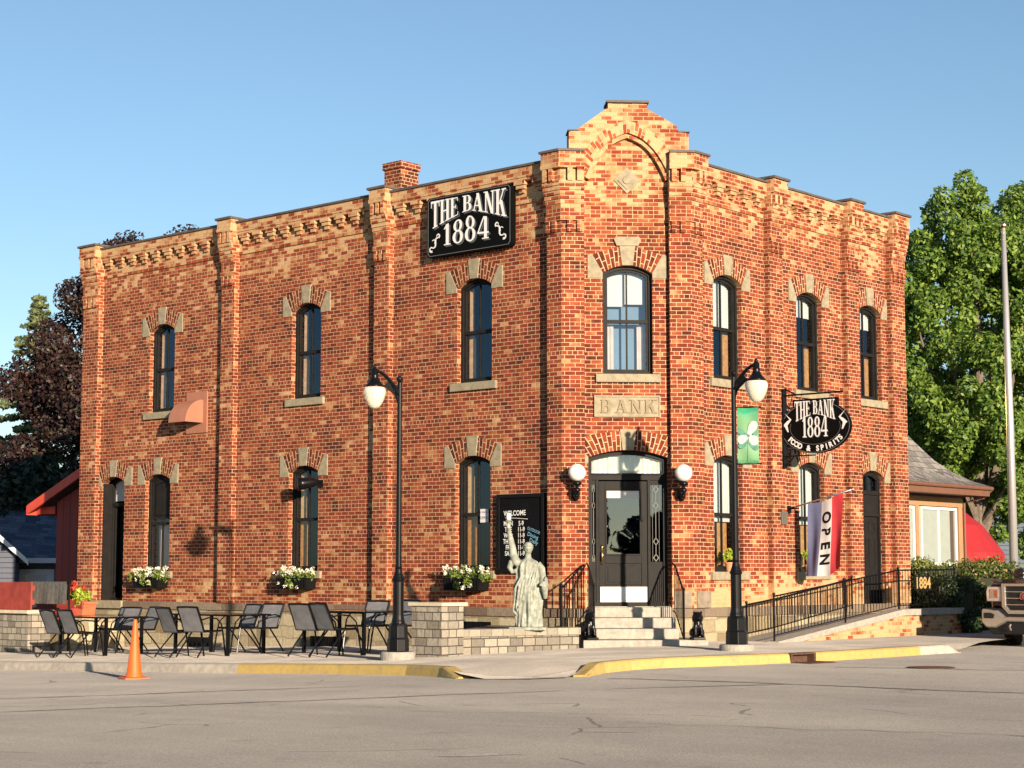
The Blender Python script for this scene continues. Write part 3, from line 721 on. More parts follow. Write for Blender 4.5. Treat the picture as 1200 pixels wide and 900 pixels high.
# name stone with carved word
m = MB(); m.box(.515, 1.665, -.03, -.0, 3.94, 4.315, FC); m.box(.515, 1.665, -.045, -.03, 4.285, 4.315, FC); m.box(.515, 1.665, -.045, -.03, 3.94, 3.965, FC); m.box(.515, .54, -.045, -.03, 3.965, 4.285, FC); m.box(1.64, 1.665, -.045, -.03, 3.965, 4.285, FC)
ns = build('name_stone', m, STONE, bd)
m = MB()
for q, c in enumerate('BANK'):
    wd, qs = GL[c]; 
    x0 = .62 + q * .255; m = MB()
    m0 = MB(); serif(m0, c, x0, wd * .26, lambda x: 4.24, lambda x: 4.01, -.052)
    n0 = len(m0.v); bk = [(x, y + .022, z) for x, y, z in m0.v]
    m.add(m0.v + bk, m0.f + [(f[i], f[(i + 1) % 4], f[(i + 1) % 4] + n0, f[i] + n0) for f in m0.f for i in range(4)], FC)
    build('carved_lettering', m, plain('carved_stone', (.20, .165, .10), .85, var=.15), ns)

# window heads and sills
def head(F, c, wd, zs, zc, parent, key='plain'):
    h = wd / 2; out = arch_out(wd, 0, zs, zc, 12)[2:][::-1]     # left to right
    zt = zs + .33; n = len(out)
    def outer(x): k = x / h; return (x * (1 + .38 * abs(k) ** 1), zt + (.14 + (zc - zs - .14)) * (1 - k * k) + .0)
    oc = [outer(x) for x, z in out]
    kb = .10; segs = [[i for i in range(n) if out[i][0] <= -kb + .02], [i for i in range(n) if out[i][0] >= kb - .02]]
    def lerp_curve(x0, x1):
        ci = []; co = []
        for i in range(9):
            x = x0 + (x1 - x0) * i / 8; s_ = zc - zs; r = (h * h + s_ * s_) / (2 * s_)
            ci.append((c + x, zc - r + math.sqrt(r * r - x * x))); o_ = outer(x); co.append((c + o_[0], o_[1]))
        return ci, co
    for x0, x1 in ((-h, -kb), (kb, h)):
        ci, co = lerp_curve(x0, x1); band(ci, co, -.012, F, BRICK_ARCH, 'brick_arch', parent)
    ko = kb * 1.42; zi = zc + .0; zo = outer(0)[1] + .03
    m = MB(); m.prism([(c - kb + .003, zi - .003), (c + kb - .003, zi - .003), (c + ko, zo), (c - ko, zo)], -.03, .01)
    if key == 'big': m.prism([(c - ko - .05, zo - .02), (c + ko + .05, zo - .02), (c + ko + .10, zo + .10), (c + ko + .06, zo + .14), (c - ko - .06, zo + .14), (c - ko - .10, zo + .10)], -.05, -.004)
    build('keystone', m, STONE, parent, F, bevel=.005)
    hx, hz = h * 1.38, zt
    for s in (-1, 1):
        m = MB()
        p = [(h, zs - .09), (h + .265, zs - .09), (h + .265, hz - .02), (hx + .015, hz - .0), (h, zs + .005)]
        p = [(c + s * x, z) for x, z in p]
        m.prism(p if s > 0 else p[::-1], -.02, .01)
        build('label_stone', m, STONE, parent, F, bevel=.004)
def sill(F, c, wd, z0, parent):
    m = MB(); m.box(c - wd / 2 - .13, c + wd / 2 + .13, -.06, .14, z0 - .145, z0 - .001)
    build('window_sill', m, STONE_D if False else STONE, parent, F, bevel=.008)
def window(F, c, wd, z0, zs, zc, dress, side, key='plain', glass=None):
    h = wd / 2; m = MB()
    o0 = arch_out(wd, z0, zs, zc, 10); o1 = arch_out(wd, z0, zs, zc, 10, .055); o2 = arch_out(wd, z0, zs, zc, 10, .095)
    m.ring(place(o1, c), place(o0, c), .10, .21); m.ring(place(o2, c), place(o1, c), .135, .20)
    zm = z0 + (zc - z0) * .49
    m.box(c - h + .05, c + h - .05, .125, .19, zm - .03, zm + .03)
    m.box(c - .014, c + .014, .145, .18, z0 + .09, zm - .03); m.box(c - .014, c + .014, .145, .18, zm + .03, zc - .09)
    fr = build('window', m, CHAR, bd, F)
    g = MB(); g.add([(x + c, .165, z) for x, z in arch_out(wd, z0, zs, zc, 10, .09)], [tuple(range(13))]); build('pane', g, glass or GLASS, fr, F, norm=False)
    head(F, c, wd, zs, zc, fr, key); sill(F, c, wd, z0, fr)
    zt = zc - .07
    def pleat(x0, x1, za, zb, mat, name, y=.30):
        q = MB(); n = max(4, int((x1 - x0) / .02)); 
        for i in range(n + 1):
            x = x0 + (x1 - x0) * i / n; yy = y + .012 * math.sin(i * 1.9) + .006 * math.sin(i * .7)
            q.v += [(c + x, yy, za), (c + x, yy, zb)]
        q.f = [(2 * i, 2 * i + 2, 2 * i + 3, 2 * i + 1) for i in range(n)]
        build(name, q, mat, fr, F, smooth=True, norm=False)
    def bx(x0, x1, za, zb, mat, name, y=.27, t=.03):
        q = MB(); q.box(c + x0, c + x1, y, y + t, za, zb); build(name, q, mat, fr, F)
    if dress == 'left_up':
        bx(-h + .06, -h + .19, z0 + .05, zm - .04, WOODP, 'shutter'); bx(-h + .07, -h + .16, zm + .03, zt - .06, WOODP, 'shutter')
    elif dress == 'left_low':
        bx(-h + .06, -h + .30, z0 + .05, zm - .02, WOOD, 'shutter'); bx(-h + .06, -h + .20, zm + .03, zt - .06, WOODP, 'shutter')
    elif dress == 'black_up':
        q = MB(); q.add([(x + c, .15, z) for x, z in arch_out(wd, zm, zs, zc, 10, .10)], [tuple(range(13))]); build('panel', q, CHAR, fr, F, norm=False)
        q = MB(); q.ring(place(arch_out(wd, zm, zs, zc, 10, .19), c), place(arch_out(wd, zm, zs, zc, 10, .16), c), .14, .15); build('panel_moulding', q, BLACK, fr, F)
        pleat(-h + .12, h - .2, z0 + .05, zm, PINK, 'curtain')
    elif dress == 'centre':
        bx(-h + .08, -.03, zt - .62, zt, BLIND, 'blind'); bx(-.02, h - .12, zt - .58, zt, BLIND, 'blind')
        pleat(-h + .06, -h + .22, z0 + .04, zm - .03, PINK, 'curtain'); pleat(h - .24, h - .06, z0 + .04, zm - .03, PINK, 'curtain')
        bx(-h + .05, h - .05, z0 + .02, zt, plain('pale_sheer', (.16, .24, .33), .9, var=.05), 'sheer', y=.40, t=.01)
    elif dress == 'right_up1':
        pleat(-h + .05, h + .12, zm + .02, zt, BLIND, 'blind', y=.25); bx(.22, .40, z0 + .05, zm, WOOD, 'shutter')
    elif dress == 'right_up':
        pleat(-h + .05, h + .10, zt - .38, zt, BLIND, 'blind', y=.25); bx(.24, .42, z0 + .05, zm, WOOD, 'shutter')
    elif dress == 'right_low':
        pleat(-h + .05, h + .05, zm - .12, zt, BLIND, 'blind', y=.25); bx(.10, .40, z0 + .05, zm - .1, WOOD, 'shutter', y=.33)
    return fr
for i, c in enumerate(LUP): window(FL, c, .86, dress='left_up', side='L', glass=GLASSL, **WU)
window(FL, LLO[0], .86, dress='black_up', side='L', glass=GLASSL, **WLo)
for c in LLO[1:]: window(FL, c, .86, dress='left_low', side='L', glass=GLASSL, **WLo)
window(FC, 1.11, .87, 4.69, 6.46, 6.60, 'centre', 'C', 'big')
window(FR, RUP[0], .90, dress='right_up1', side='R', **WU)
for c in RUP[1:]: window(FR, c, .90, dress='right_up', side='R', **WU)
for c in RLO: window(FR, c, .90, 1.28, 3.22, 3.34, 'right_low', 'R')

# side door on the left front: deep panelled reveal
m = MB(); c = -12.88; h = .41
m.box(c - h, c - h + .03, .03, .5, .67, 3.22, FL); m.box(c + h - .03, c + h, .03, .5, .67, 3.22, FL)
m.ring(place(arch_out(.82, .67, 3.24, 3.36, 10, .05), c), place(arch_out(.82, .67, 3.24, 3.36, 10, .001), c), .26, .32, FL)
m.box(c - h + .03, c + h - .03, .26, .44, 2.72, 2.80, FL); m.box(c - h + .03, c - h + .10, .30, .38, .67, 2.72, FL); m.box(c - .07, c + .0, .32, .38, .67, 2.7, FL)
dd = build('door', m, CHAR, bd)
m = MB(); m.box(c - h + .05, c + h - .05, .42, .47, .67, 2.72, FL); m.box(c - .28, c + .28, .40, .42, .8, 1.5, FL); m.box(c - .28, c + .28, .40, .42, 1.65, 2.6, FL)
build('door_leaf', m, BLACK, dd)
m = MB(); m.add([(x + c, .34, z) for x, z in arch_out(.82, 2.80, 3.24, 3.36, 10, .04)], [tuple(range(13))], FL); build('transom_pane', m, plain('frosted_pane', (.5, .5, .5), .3, var=.05), dd, norm=False)
head(FL, c, .82, 3.24, 3.36, dd)
m = MB(); m.box(c - .55, c + .55, -.14, .3, .50, .668, FL); build('threshold', m, STONE, dd, bevel=.01)

# corner entrance
C0 = 1.10
m = MB()
m.ring(place(arch_out(1.38, .69, 3.24, 3.37, 12, .07), C0), place(arch_out(1.38, .69, 3.24, 3.37, 12, .001), C0), .12, .24)
m.box(.48, 1.72, .13, .25, 2.86, 2.95); m.box(.48, 1.72, .10, .25, 2.95, 2.975)
for x0, x1 in ((.555, .60), (1.455, 1.50)): m.box(x0, x1, .14, .24, .69, 2.86)
m.box(.48, .555, .16, .22, .69, 1.45); m.box(1.50, 1.72, .16, .22, .69, 1.45)
m.box(.48, .555, .16, .22, 2.78, 2.86); m.box(1.50, 1.72, .16, .22, 2.78, 2.86)
en = build('entrance', m, CHAR, bd, FC)
m = MB()
for x0, x1 in ((.605, .715), (1.345, 1.45)): m.box(x0, x1, .17, .215, .69, 2.84)
m.box(.715, 1.345, .17, .215, 2.70, 2.84); m.box(.715, 1.345, .17, .215, 1.42, 1.56); m.box(.715, 1.345, .17, .215, .69, 1.06); m.box(.715, 1.345, .185, .2, 1.06, 1.42)
m.box(.76, 1.30, .175, .19, 1.10, 1.38)
m.ring([(.745, 1.585), (1.315, 1.585), (1.315, 2.675), (.745, 2.675)], [(.715, 1.555), (1.345, 1.555), (1.345, 2.705), (.715, 2.705)], .155, .17)
dl = build('door_leaf', m, CHAR, en, FC, bevel=.004)
m = MB(); m.box(.625, 1.435, .158, .169, .715, 1.02); m0 = build('kick_plate', m, METAL if False else WHITE, dl, FC)
m = MB(); m.quad((.72, .19, 1.56), (1.34, .19, 1.56), (1.34, .19, 2.70), (.72, .19, 2.70)); build('pane', m, GLASSD, dl, FC, norm=False)
m = MB(); m.box(.735, 1.33, .178, .188, 2.55, 2.69); build('blind', m, BLIND, dl, FC)
m = MB(); m.box(.64, .675, .15, .17, 1.40, 1.74); m.tube([(.657, .15, 1.46), (.657, .10, 1.48), (.657, .10, 1.62), (.657, .15, 1.64)], .012, 6); m.ell((.657, .145, 1.70), .022); build('handle', m, BRASS, dl, FC, smooth=True)
for xa, xb in ((.48, .555), (1.50, 1.72)): m = MB(); m.quad((xa, .20, 1.45), (xb, .20, 1.45), (xb, .20, 2.78), (xa, .20, 2.78)); build('sidelight', m, GLASSD, en, FC, norm=False)
LEAD = plain('lead_came', (.09, .085, .07), .6)
for cx, hw in ((.517, .03), (1.60, .055)):
    m = MB()
    for z in (1.52, 1.80, 2.42, 2.70):
        m.ring([(cx - hw * .6, z), (cx, z - .05), (cx + hw * .6, z), (cx, z + .05)], [(cx - hw, z), (cx, z - .07), (cx + hw, z), (cx, z + .07)], .185, .197)
    for za, zb in ((1.59, 1.73), (1.87, 2.35), (2.49, 2.63)): m.box(cx - .006, cx + .006, .187, .197, za, zb)
    m.box(cx - hw * 1.1, cx - hw * 1.1 + .006, .187, .197, 1.46, 2.77); m.box(cx + hw * 1.1 - .006, cx + hw * 1.1, .187, .197, 1.46, 2.77)
    build('leaded_came', m, LEAD, en, FC)
m = MB(); g = [(x + C0, .19, z) for x, z in arch_out(1.38, 2.96, 3.24, 3.37, 12, .06)]; m.add(g, [tuple(range(15))]); build('transom_pane', m, GLASS, en, FC, norm=False)
q = MB(); n = 70
for i in range(n + 1):
    x = .47 + 1.26 * i / n; yy = .25 + .016 * math.sin(i * 1.3) + .008 * math.sin(i * .53 + 1); k = (x - C0) / .69
    q.v += [(x, yy, 2.97), (x, yy, 3.30 - .10 * k * k)]
q.f = [(2 * i, 2 * i + 2, 2 * i + 3, 2 * i + 1) for i in range(n)]
build('transom_curtain', q, plain('cream_curtain', (.74, .68, .54), .9, var=.1), en, FC, smooth=True, norm=False)
head(FC, C0, 1.38, 3.24, 3.37, en)
m = MB(); m.box(.40, 1.80, -.10, .30, .56, .69, FC); build('threshold', m, CONC, en)

# right front door
m = MB(); c = 6.20
m.ring(place(arch_out(.90, .60, 3.14, 3.28, 10, .05), c), place(arch_out(.90, .60, 3.14, 3.28, 10, .001), c), .10, .2, FR)
m.box(c - .40, c + .40, .12, .18, 2.42, 2.80, FR); m.box(c - .40, c + .40, .09, .12, 2.38, 2.44, FR); m.box(c - .015, c + .015, .12, .17, 2.8, 3.22, FR)
m.ring(place(arch_out(.90, 2.80, 3.14, 3.28, 10, .09), c), place(arch_out(.90, 2.76, 3.14, 3.28, 10, .05), c), .11, .15, FR)
rd = build('door', m, CHAR, bd)
m = MB(); m.box(c - .39, c + .39, .15, .19, .61, 2.38, FR)
for x0, x1 in ((-.31, -.05), (.05, .31)):
    for z0, z1 in ((.75, 1.25), (1.37, 1.95), (2.05, 2.28)): m.ring([(c + x0 + .03, z0 + .03), (c + x1 - .03, z0 + .03), (c + x1 - .03, z1 - .03), (c + x0 + .03, z1 - .03)], [(c + x0, z0), (c + x1, z0), (c + x1, z1), (c + x0, z1)], .138, .15, FR)
lf = build('door_leaf', m, CHAR, rd)
m = MB(); m.ell((c - .34, .12, 1.42), .03, M=FR); build('handle', m, METAL, lf, smooth=True)
m = MB(); m.add([(x + c, .155, z) for x, z in arch_out(.90, 2.80, 3.14, 3.28, 10, .07)], [tuple(range(13))], FR); build('transom_pane', m, GLASS, rd, norm=False)
head(FR, c, .90, 3.14, 3.28, rd)
# chimney
m = MB(); m.box(-5.50, -5.04, 1.0, 1.50, 8.16, 9.26, FL); m.box(-5.53, -5.01, .97, 1.53, 9.26, 9.40, FL)
ch = build('chimney', m, BRICK_CHIM, bd)
# basement openings in the stone base
for u0, u1, z0, z1 in ((-10.1, -9.4, -.30, -.05), (-6.35, -5.6, -.20, .05), (-2.45, -1.65, .02, .40)):
    m = MB(); m.box(u0, u1, -.075, -.055, z0, z1, FL)
    for i in range(5): m.box(u0 + (u1 - u0) * (i + .5) / 5 - .01, u0 + (u1 - u0) * (i + .5) / 5 + .01, -.09, -.075, z0, z1, FL)
    build('basement_grille', m, IRON, bd)

# ------------------------------------------------------------------ entrance steps and rails
m = MB()
for i in range(4):
    z1 = .68 - .17 * i; y0 = -.10 - .36 * (i + .6)
    x0, x1 = (.42, 1.80) if i < 3 else (.17, 2.22)
    m.box(x0, x1, y0 if i < 3 else -1.42, -.096, z1 - .17 - (.25 if i == 3 else 0), z1 - .001 * i, FC)
m.box(.44, 1.78, -.3, -.097, -.1, .5, FC)
st = build('entrance_steps', m, CONC, None, bevel=.012); tag(st, 'pale concrete steps rising to the corner entrance', 'steps')
def rail(name, label, pts_top, drop, n, F, post=.018, bal=.007, grp=None, cat='railing', posts=(0, 1), extra=None, bot_gap=.08, foot=.0):
    t = thing(name, label, cat, Matrix.Translation(W(F, *pts_top[0])), grp)
    m = MB(); m.tube(pts_top, .016, 6, F); bp = [(p[0], p[1], p[2] - drop + bot_gap) for p in pts_top]; m.tube(bp, .011, 6, F); build('handrail', m, IRON, t)
    L = [0]
    for a, b in zip(pts_top[:-1], pts_top[1:]): L.append(L[-1] + (Vector(b) - Vector(a)).length)
    def at(s):
        for i in range(len(L) - 1):
            if s <= L[i + 1] + 1e-6: k = (s - L[i]) / (L[i + 1] - L[i]); return Vector(pts_top[i]).lerp(Vector(pts_top[i + 1]), k)
    m = MB()
    for i in range(1, n): p = at(L[-1] * i / n); m.tube([p, p - Vector((0, 0, drop - bot_gap))], bal, 5, F)
    b = build('balusters', m, IRON, t)
    for s in posts:
        p = at(L[-1] * s); m = MB(); m.tube([p + Vector((0, 0, .02)), p - Vector((0, 0, drop + foot))], post, 8, F); m.ell(p + Vector((0, 0, .04)), .028, M=F); build('post', m, IRON, t)
    return t
rail('stair_railing', 'black iron stair railing along the right side of the entrance steps', [(1.83, -.16, 1.42), (1.85, -.35, 1.38), (1.88, -1.05, .95)], .88, 8, FC, grp='railings at the entrance steps', posts=(1,))
rail('stair_railing', 'black iron stair railing beside the left jamb of the entrance door', [(.36, -.16, 1.42), (.37, -.35, 1.36), (.38, -1.10, 1.02)], .88, 8, FC, grp='railings at the entrance steps', posts=(1,))
gr_ = thing('stair_railing', 'short sloping iron guard rail behind the left seated lion', 'railing', FC @ Matrix.Translation((.1, -.3, .4)), 'railings at the entrance steps')
g0_, g1_ = Vector((.30, -.20, 1.40)), Vector((-.12, -.62, .99))
m = MB(); m.tube([g0_, g1_], .016, 6, FC); build('handrail', m, IRON, gr_)
m = MB()
for i in range(8): q = g0_.lerp(g1_, i / 8); m.tube([q, (q.x, q.y, .36)], .008, 5, FC)
build('balusters', m, IRON, gr_)
m = MB(); m.tube([(g1_.x, g1_.y, 1.03), (g1_.x, g1_.y, .30)], .026, 8, FC); m.ell((g1_.x, g1_.y, 1.05), .032, M=FC); build('post', m, IRON, gr_)

# ------------------------------------------------------------------ ramp on the right front
m = MB()
m.prism([(.85, -.2), (7.40, -.2), (7.40, .50), (5.05, .50), (.85, .07)], -1.22, -1.05, FR)
rp = thing('access_ramp', 'concrete access ramp with brick side rising to the dark side door', 'ramp', FR @ Matrix.Translation((1, -1, 0)))
build('ramp_wall', m, BRICK_LOW, rp)
m = MB(); m.prism([(.80, .0), (5.05, .46), (7.44, .46), (7.44, .58), (5.05, .58), (.80, .10)], -1.28, -1.02, FR); build('ramp_kerb', m, CONC, rp, bevel=.008)
m = MB(); m.prism([(.9, -.2), (7.38, -.2), (7.38, .48), (5.1, .48), (.9, .055)], -1.02, -.10, FR); build('ramp_deck', m, CONC, rp)
rail('ramp_railing', 'long black railing with thin bars on the street side of the ramp', [(.85, -1.15, .86), (5.10, -1.15, 1.31), (7.30, -1.15, 1.33)], .74, 60, FR, grp='railings of the ramp', posts=(0, .36, .66, 1), foot=.05)
rail('ramp_railing', 'thin black inner handrail against the stone base behind the lamp post', [(1.42, -.20, .70), (2.3, -.26, .80), (4.9, -.26, 1.15)], .58, 40, FR, grp='railings of the ramp', posts=(0, 1))
m = MB(); put_text(m, '1884', .30, 5.95, 1.06, bold=.008, sx=1.0); nb = build('number_plate', MB().box(5.62, 6.30, -1.195, -1.18, .92, 1.21), BLACK, None, FR); tag(nb, 'black plate with gold year digits hung on the ramp railing', 'number plate')
build('digits', m, plain('gold_digits', (.36, .23, .08), .4, var=.1), nb, FR @ Matrix.Translation((0, -1.20, 0)), norm=False)

# ------------------------------------------------------------------ signs
# big wall sign
ws = thing('wall_sign', 'large black board high on the left front, white lettering and scrolls', 'sign', FL @ Matrix.Translation((-2.13, -.1, 7.62)))
x0, x1, z0, z1 = -3.17, -1.09, 7.06, 8.18
def chamf(a, b, c, d, e): return [(a + e, c), (b - e, c), (b, c + e), (b, d - e), (b - e, d), (a + e, d), (a, d - e), (a, c + e)]
m = MB(); m.prism(chamf(x0, x1, z0, z1, .04), -.16, -.03); build('board', m, SIGNBLK, ws, FL)
m = MB(); m.ring(chamf(x0 + .03, x1 - .03, z0 + .03, z1 - .03, .045), chamf(x0 + .02, x1 - .02, z0 + .02, z1 - .02, .045), -.164, -.160); build('border_line', m, LINEGR, ws, FL)
cxs = (x0 + x1) / 2
top = lambda x: 8.11
bot = lambda x: 7.82 - .23 * min(1, abs(x - cxs) / .90) ** 1.3
for dx, dz, y, mt, nm in ((.035, -.03, -.162, SHADE, 'letter_shade'), (0, 0, -.168, LETTER, 'lettering')):
    for wd_, a_, l_, t_, b_, g_ in (('THE', x0 + .10, .70, top, bot, .02), ('BANK', x0 + .90, 1.08, top, bot, .02), ('1884', x0 + .42, 1.14, lambda x: 7.73 - .10 * min(1, abs(x - cxs) / .6), lambda x: 7.25, .12)):
        m = MB(); serif(m, wd_, a_, l_, t_, b_, y, dx, dz, gap=g_); build(nm, m, mt, ws, FL, norm=False)
def scroll(m, cx, cz, s, flip, y, rot):
    pts = []
    M = Matrix.Translation((cx, y, cz)) @ Matrix.Rotation(rot, 4, 'Y') @ Matrix.Scale(s, 4)
    def ln(ps, ws_):
        n = len(ps)
        for i in range(n - 1):
            a = Vector((ps[i][0] * flip, 0, ps[i][1])); b = Vector((ps[i + 1][0] * flip, 0, ps[i + 1][1])); d = (b - a).normalized(); p = Vector((-d.z, 0, d.x))
            m.add([a + p * ws_[i], b + p * ws_[i + 1], b - p * ws_[i + 1], a - p * ws_[i]], [(0, 1, 2, 3)], M @ Matrix.Translation((0, -.0001 * i, 0)))
    ln([(-1 + .25 * math.cos(a), .0 + .25 * math.sin(a)) for a in [i * .5 for i in range(10)]], [.06 + .008 * i for i in range(10)])
    ln([(-.8 + 1.5 * k / 10, -.25 * math.sin(k / 10 * 2 * PI)) for k in range(11)], [.05 + .07 * math.sin(k / 10 * PI) for k in range(11)])
    ln([(.75 + .22 * math.cos(a), .18 + .22 * math.sin(a)) for a in [-1.8 + i * .5 for i in range(10)]], [.12 - .009 * i for i in range(10)])
    ln([(-.2 + .3 * math.cos(a), .3 + .25 * math.sin(a)) for a in [-1.5 + i * .45 for i in range(8)]], [.09 - .008 * i for i in range(8)])
m = MB(); scroll(m, x0 + .23, 7.33, .165, 1, -.170, -R_(48)); scroll(m, x1 - .27, 7.36, .165, -1, -.170, R_(48)); build('scrollwork', m, LETTER, ws, FL, norm=False)

# hanging oval sign, square to the right front
FO = frame(B + dR * 2.81, nR)
hs = thing('hanging_sign', 'black oval sign with white lettering hung from an iron wall bracket', 'sign', FO @ Matrix.Translation((.13, 0, 3.9)))
m = MB()
m.box(.13, .17, -.06, .06, 3.17, 4.64); m.box(.17, 1.40, -.015, .015, 4.50, 4.53); m.tube([(.17, 0, 4.64), (.42, 0, 4.515)], .016, 6)
m.box(.17, .80, -.012, .012, 3.38, 3.405); m.tube([(.17, 0, 4.05), (.34, 0, 4.5)], .008, 6); m.tube([(.17, 0, 3.2), (.35, 0, 3.38)], .012, 6)
m.tube([(.17 + .07 * math.cos(a) + .06, 0, 3.3 + .07 * math.sin(a)) for a in [i * .4 for i in range(15)]], .008, 5)
build('bracket', m, IRON, hs, FO)
m = MB()
for x in (.53, 1.13): m.tube([(x, 0, 4.50), (x, 0, 4.42)], .008, 6)
build('hook', m, IRON, hs, FO)
ocx, ocz, orx, orz = .83, 3.90, .735, .48
el = lambda rx, rz, a: (ocx + rx * math.cos(a), ocz + rz * math.sin(a))
def oval(rx, rz, n=48): return [el(rx, rz, 2 * PI * i / n) for i in range(n)]
m = MB(); m.prism(oval(orx, orz), -.035, .035); m.prism([(.36, 4.02), (1.30, 4.02), (1.30, 4.42), (.36, 4.42)], -.0365, .0365)
build('board', m, SIGNBLK, hs, FO, bevel=.004)
m = MB(); m.ring(oval(orx - .022, orz - .022), oval(orx - .012, orz - .012), -.040, -.036)
ov = oval(.53, .315)
for i in range(len(ov)):
    a, b = ov[i], ov[(i + 1) % len(ov)]
    if (a[1] + b[1]) / 2 < 4.0: 
        d = Vector((b[0] - a[0], b[1] - a[1])).normalized() * .004; m.add([(a[0] + d.y, -.0375, a[1] - d.x), (b[0] + d.y, -.0375, b[1] - d.x), (b[0] - d.y, -.0375, b[1] + d.x), (a[0] - d.y, -.0375, a[1] + d.x)], [(0, 1, 2, 3)])
build('border_line', m, LINEGR, hs, FO, norm=False)
topo = lambda x: 4.385; boto = lambda x: 4.14 - .12 * min(1, abs(x - ocx) / .40) ** 1.3
for dx, dz, y, mt, nm in ((.012, -.012, -.0380, SHADE, 'letter_shade'), (0, 0, -.0405, LETTER, 'lettering')):
    for wd_, a_, l_, t_, b_, g_ in (('THE', .40, .34, topo, boto, .02), ('BANK', .79, .47, topo, boto, .02), ('1884', .56, .54, lambda x: 4.09, lambda x: 3.72, .08)):
        m = MB(); serif(m, wd_, a_, l_, t_, b_, y, dx, dz, gap=g_); build(nm, m, mt, hs, FO, norm=False)
    m = MB()
    if nm == 'lettering':
        s = 'FOOD & SPIRITS'; k = 0
        for i, ch_ in enumerate(s):
            a = R_(-148 + i * (116 / (len(s) - 1))); px, pz = el(.625, .395, a)
            tx, tz = -.625 * math.sin(a), .395 * math.cos(a); put_text(m, ch_, .135, px, pz, rot=math.atan2(tz, tx), y=y, bold=.006, sx=.95)
        build(nm, m, mt, hs, FO, norm=False)
m = MB()
for s in (-1, 1):
    for pts in ([(.60, .22), (.50, .10), (.56, .07), (.64, .0), (.60, -.03), (.55, -.12), (.52, -.13), (.545, 0), (.49, .06), (.46, .10)],):
        m.add([(ocx + s * (x + .04), -.041, ocz + .06 + z) for x, z in (pts if s > 0 else pts[::-1])], [tuple(range(len(pts)))])
build('emblem', m, LETTER, hs, FO, norm=False)

# chalkboard
cb = thing('chalkboard', 'framed black chalkboard of opening hours on the brick wall behind the statue', 'chalkboard', FL @ Matrix.Translation((-.97, -.05, 1.95)))
x0, x1, z0, z1 = -1.52, -.41, 1.26, 2.64
m = MB(); m.box(x0 + .05, x1 - .05, -.05, -.01, z0 + .05, z1 - .05); build('board', m, plain('chalkboard_slate', (.005, .005, .006), .8, var=.3, scale=3, spec=.05), cb, FL)
m = MB(); m.ring([(x0 + .07, z0 + .07), (x1 - .07, z0 + .07), (x1 - .07, z1 - .07), (x0 + .07, z1 - .07)], [(x0, z0), (x1, z0), (x1, z1), (x0, z1)], -.075, -.005); build('frame', m, BLACK, cb, FL, bevel=.006)
m = MB(); lx = x0 + .42
put_text(m, 'WELCOME', .125, x0 + .42, 2.30, rot=R_(1), y=-.053, sx=.85, bold=.002)
m.tube([(x0 + .2, -.052, 2.225), (x0 + .45, -.052, 2.215), (x0 + .72, -.052, 2.195)], .005, 4)
for i, (a, b) in enumerate((('MON', '5-9'), ('TUE', '11-9'), ('WED', '11-9'), ('THUR', '11-9'), ('FRI', '11-9'), ('SAT', '11-9'))):
    z = 2.12 - .105 * i; put_text(m, a, .115, x0 + .27, z, rot=R_(random.uniform(-2, 2)), y=-.053, sx=.8, bold=.002); put_text(m, b, .115, x0 + .57, z, rot=R_(random.uniform(-2, 2)), y=-.053, sx=.8, bold=.002)
m.add([(x1 - .35, -.053, 1.42), (x1 - .22, -.053, 1.425), (x1 - .22, -.053, 1.405), (x1 - .35, -.053, 1.40)], [(0, 1, 2, 3)]); m.add([(x1 - .22, -.053, 1.45), (x1 - .16, -.053, 1.415), (x1 - .22, -.053, 1.38)], [(0, 1, 2)])
build('chalk_lettering', m, plain('chalk', (.62, .61, .57), .95, var=.2, scale=60), cb, FL, norm=False)
m = MB(); put_text(m, 'OUTDOOR', .075, x1 - .25, 1.99, rot=R_(-18), y=-.053, sx=.8); put_text(m, 'Dining', .10, x1 - .27, 1.90, rot=R_(-18), y=-.053); put_text(m, 'Daily', .10, x1 - .25, 1.80, rot=R_(-18), y=-.053)
build('blue_chalk_lettering', m, plain('blue_chalk', (.16, .36, .48), .95, var=.2, scale=60), cb, FL, norm=False)
# paper sign in the window beside it
m = MB(); m.box(-2.06, -1.86, .10, .108, 2.16, 2.40, FL); ps = build('paper_sign', m, WHITE, None); tag(ps, 'small white paper sign inside the window beside the chalkboard', 'paper sign')
m = MB(); put_text(m, 'OPEN', .075, -1.96, 2.24, y=.097); put_text(m, 'COME IN', .045, -1.96, 2.34, y=.097); build('lettering', m, plain('blue_ink', (.05, .08, .25), .6), ps, FL, norm=False)

# OPEN flag
FF = frame(B + dR * 3.14, nR)
fl = thing('open_flag', 'blue, white and red flag with vertical black lettering on a slanted wall pole', 'flag', FF @ Matrix.Translation((0, 0, 2.45)))
m = MB(); m.tube([(-.0, 0, 2.44), (1.36, 0, 2.76)], .014, 8); m.ell((1.37, 0, 2.763), .022); build('pole', m, METAL, fl, FF, smooth=True)
m = MB(); m.box(-.0, .03, -.05, .05, 2.36, 2.5); m.tube([(.02, 0, 2.43), (.12, 0, 2.47)], .022, 8); build('bracket', m, IRON, fl, FF)
def flagpt(s, t):
    topx = .42 + s * .74; topz = 2.535 + s * .175 - .05 * math.sin(PI * s) * (1 if s < .75 else .6)
    bx = .33 + s * .78; bz = 1.20 + .0 * s + .17 * max(0, s - .66) / .34
    x = topx + (bx - topx) * t + .03 * math.sin(t * 3 + s * 3) * t; z = topz + (bz - topz) * t
    y = .032 * math.sin(s * 8 + t * 2.2) * (.3 + t) + .012 * math.sin(s * 19 - t * 3) * (.2 + .8 * t)
    return (x, y, z)
ns_, nt_ = 36, 40
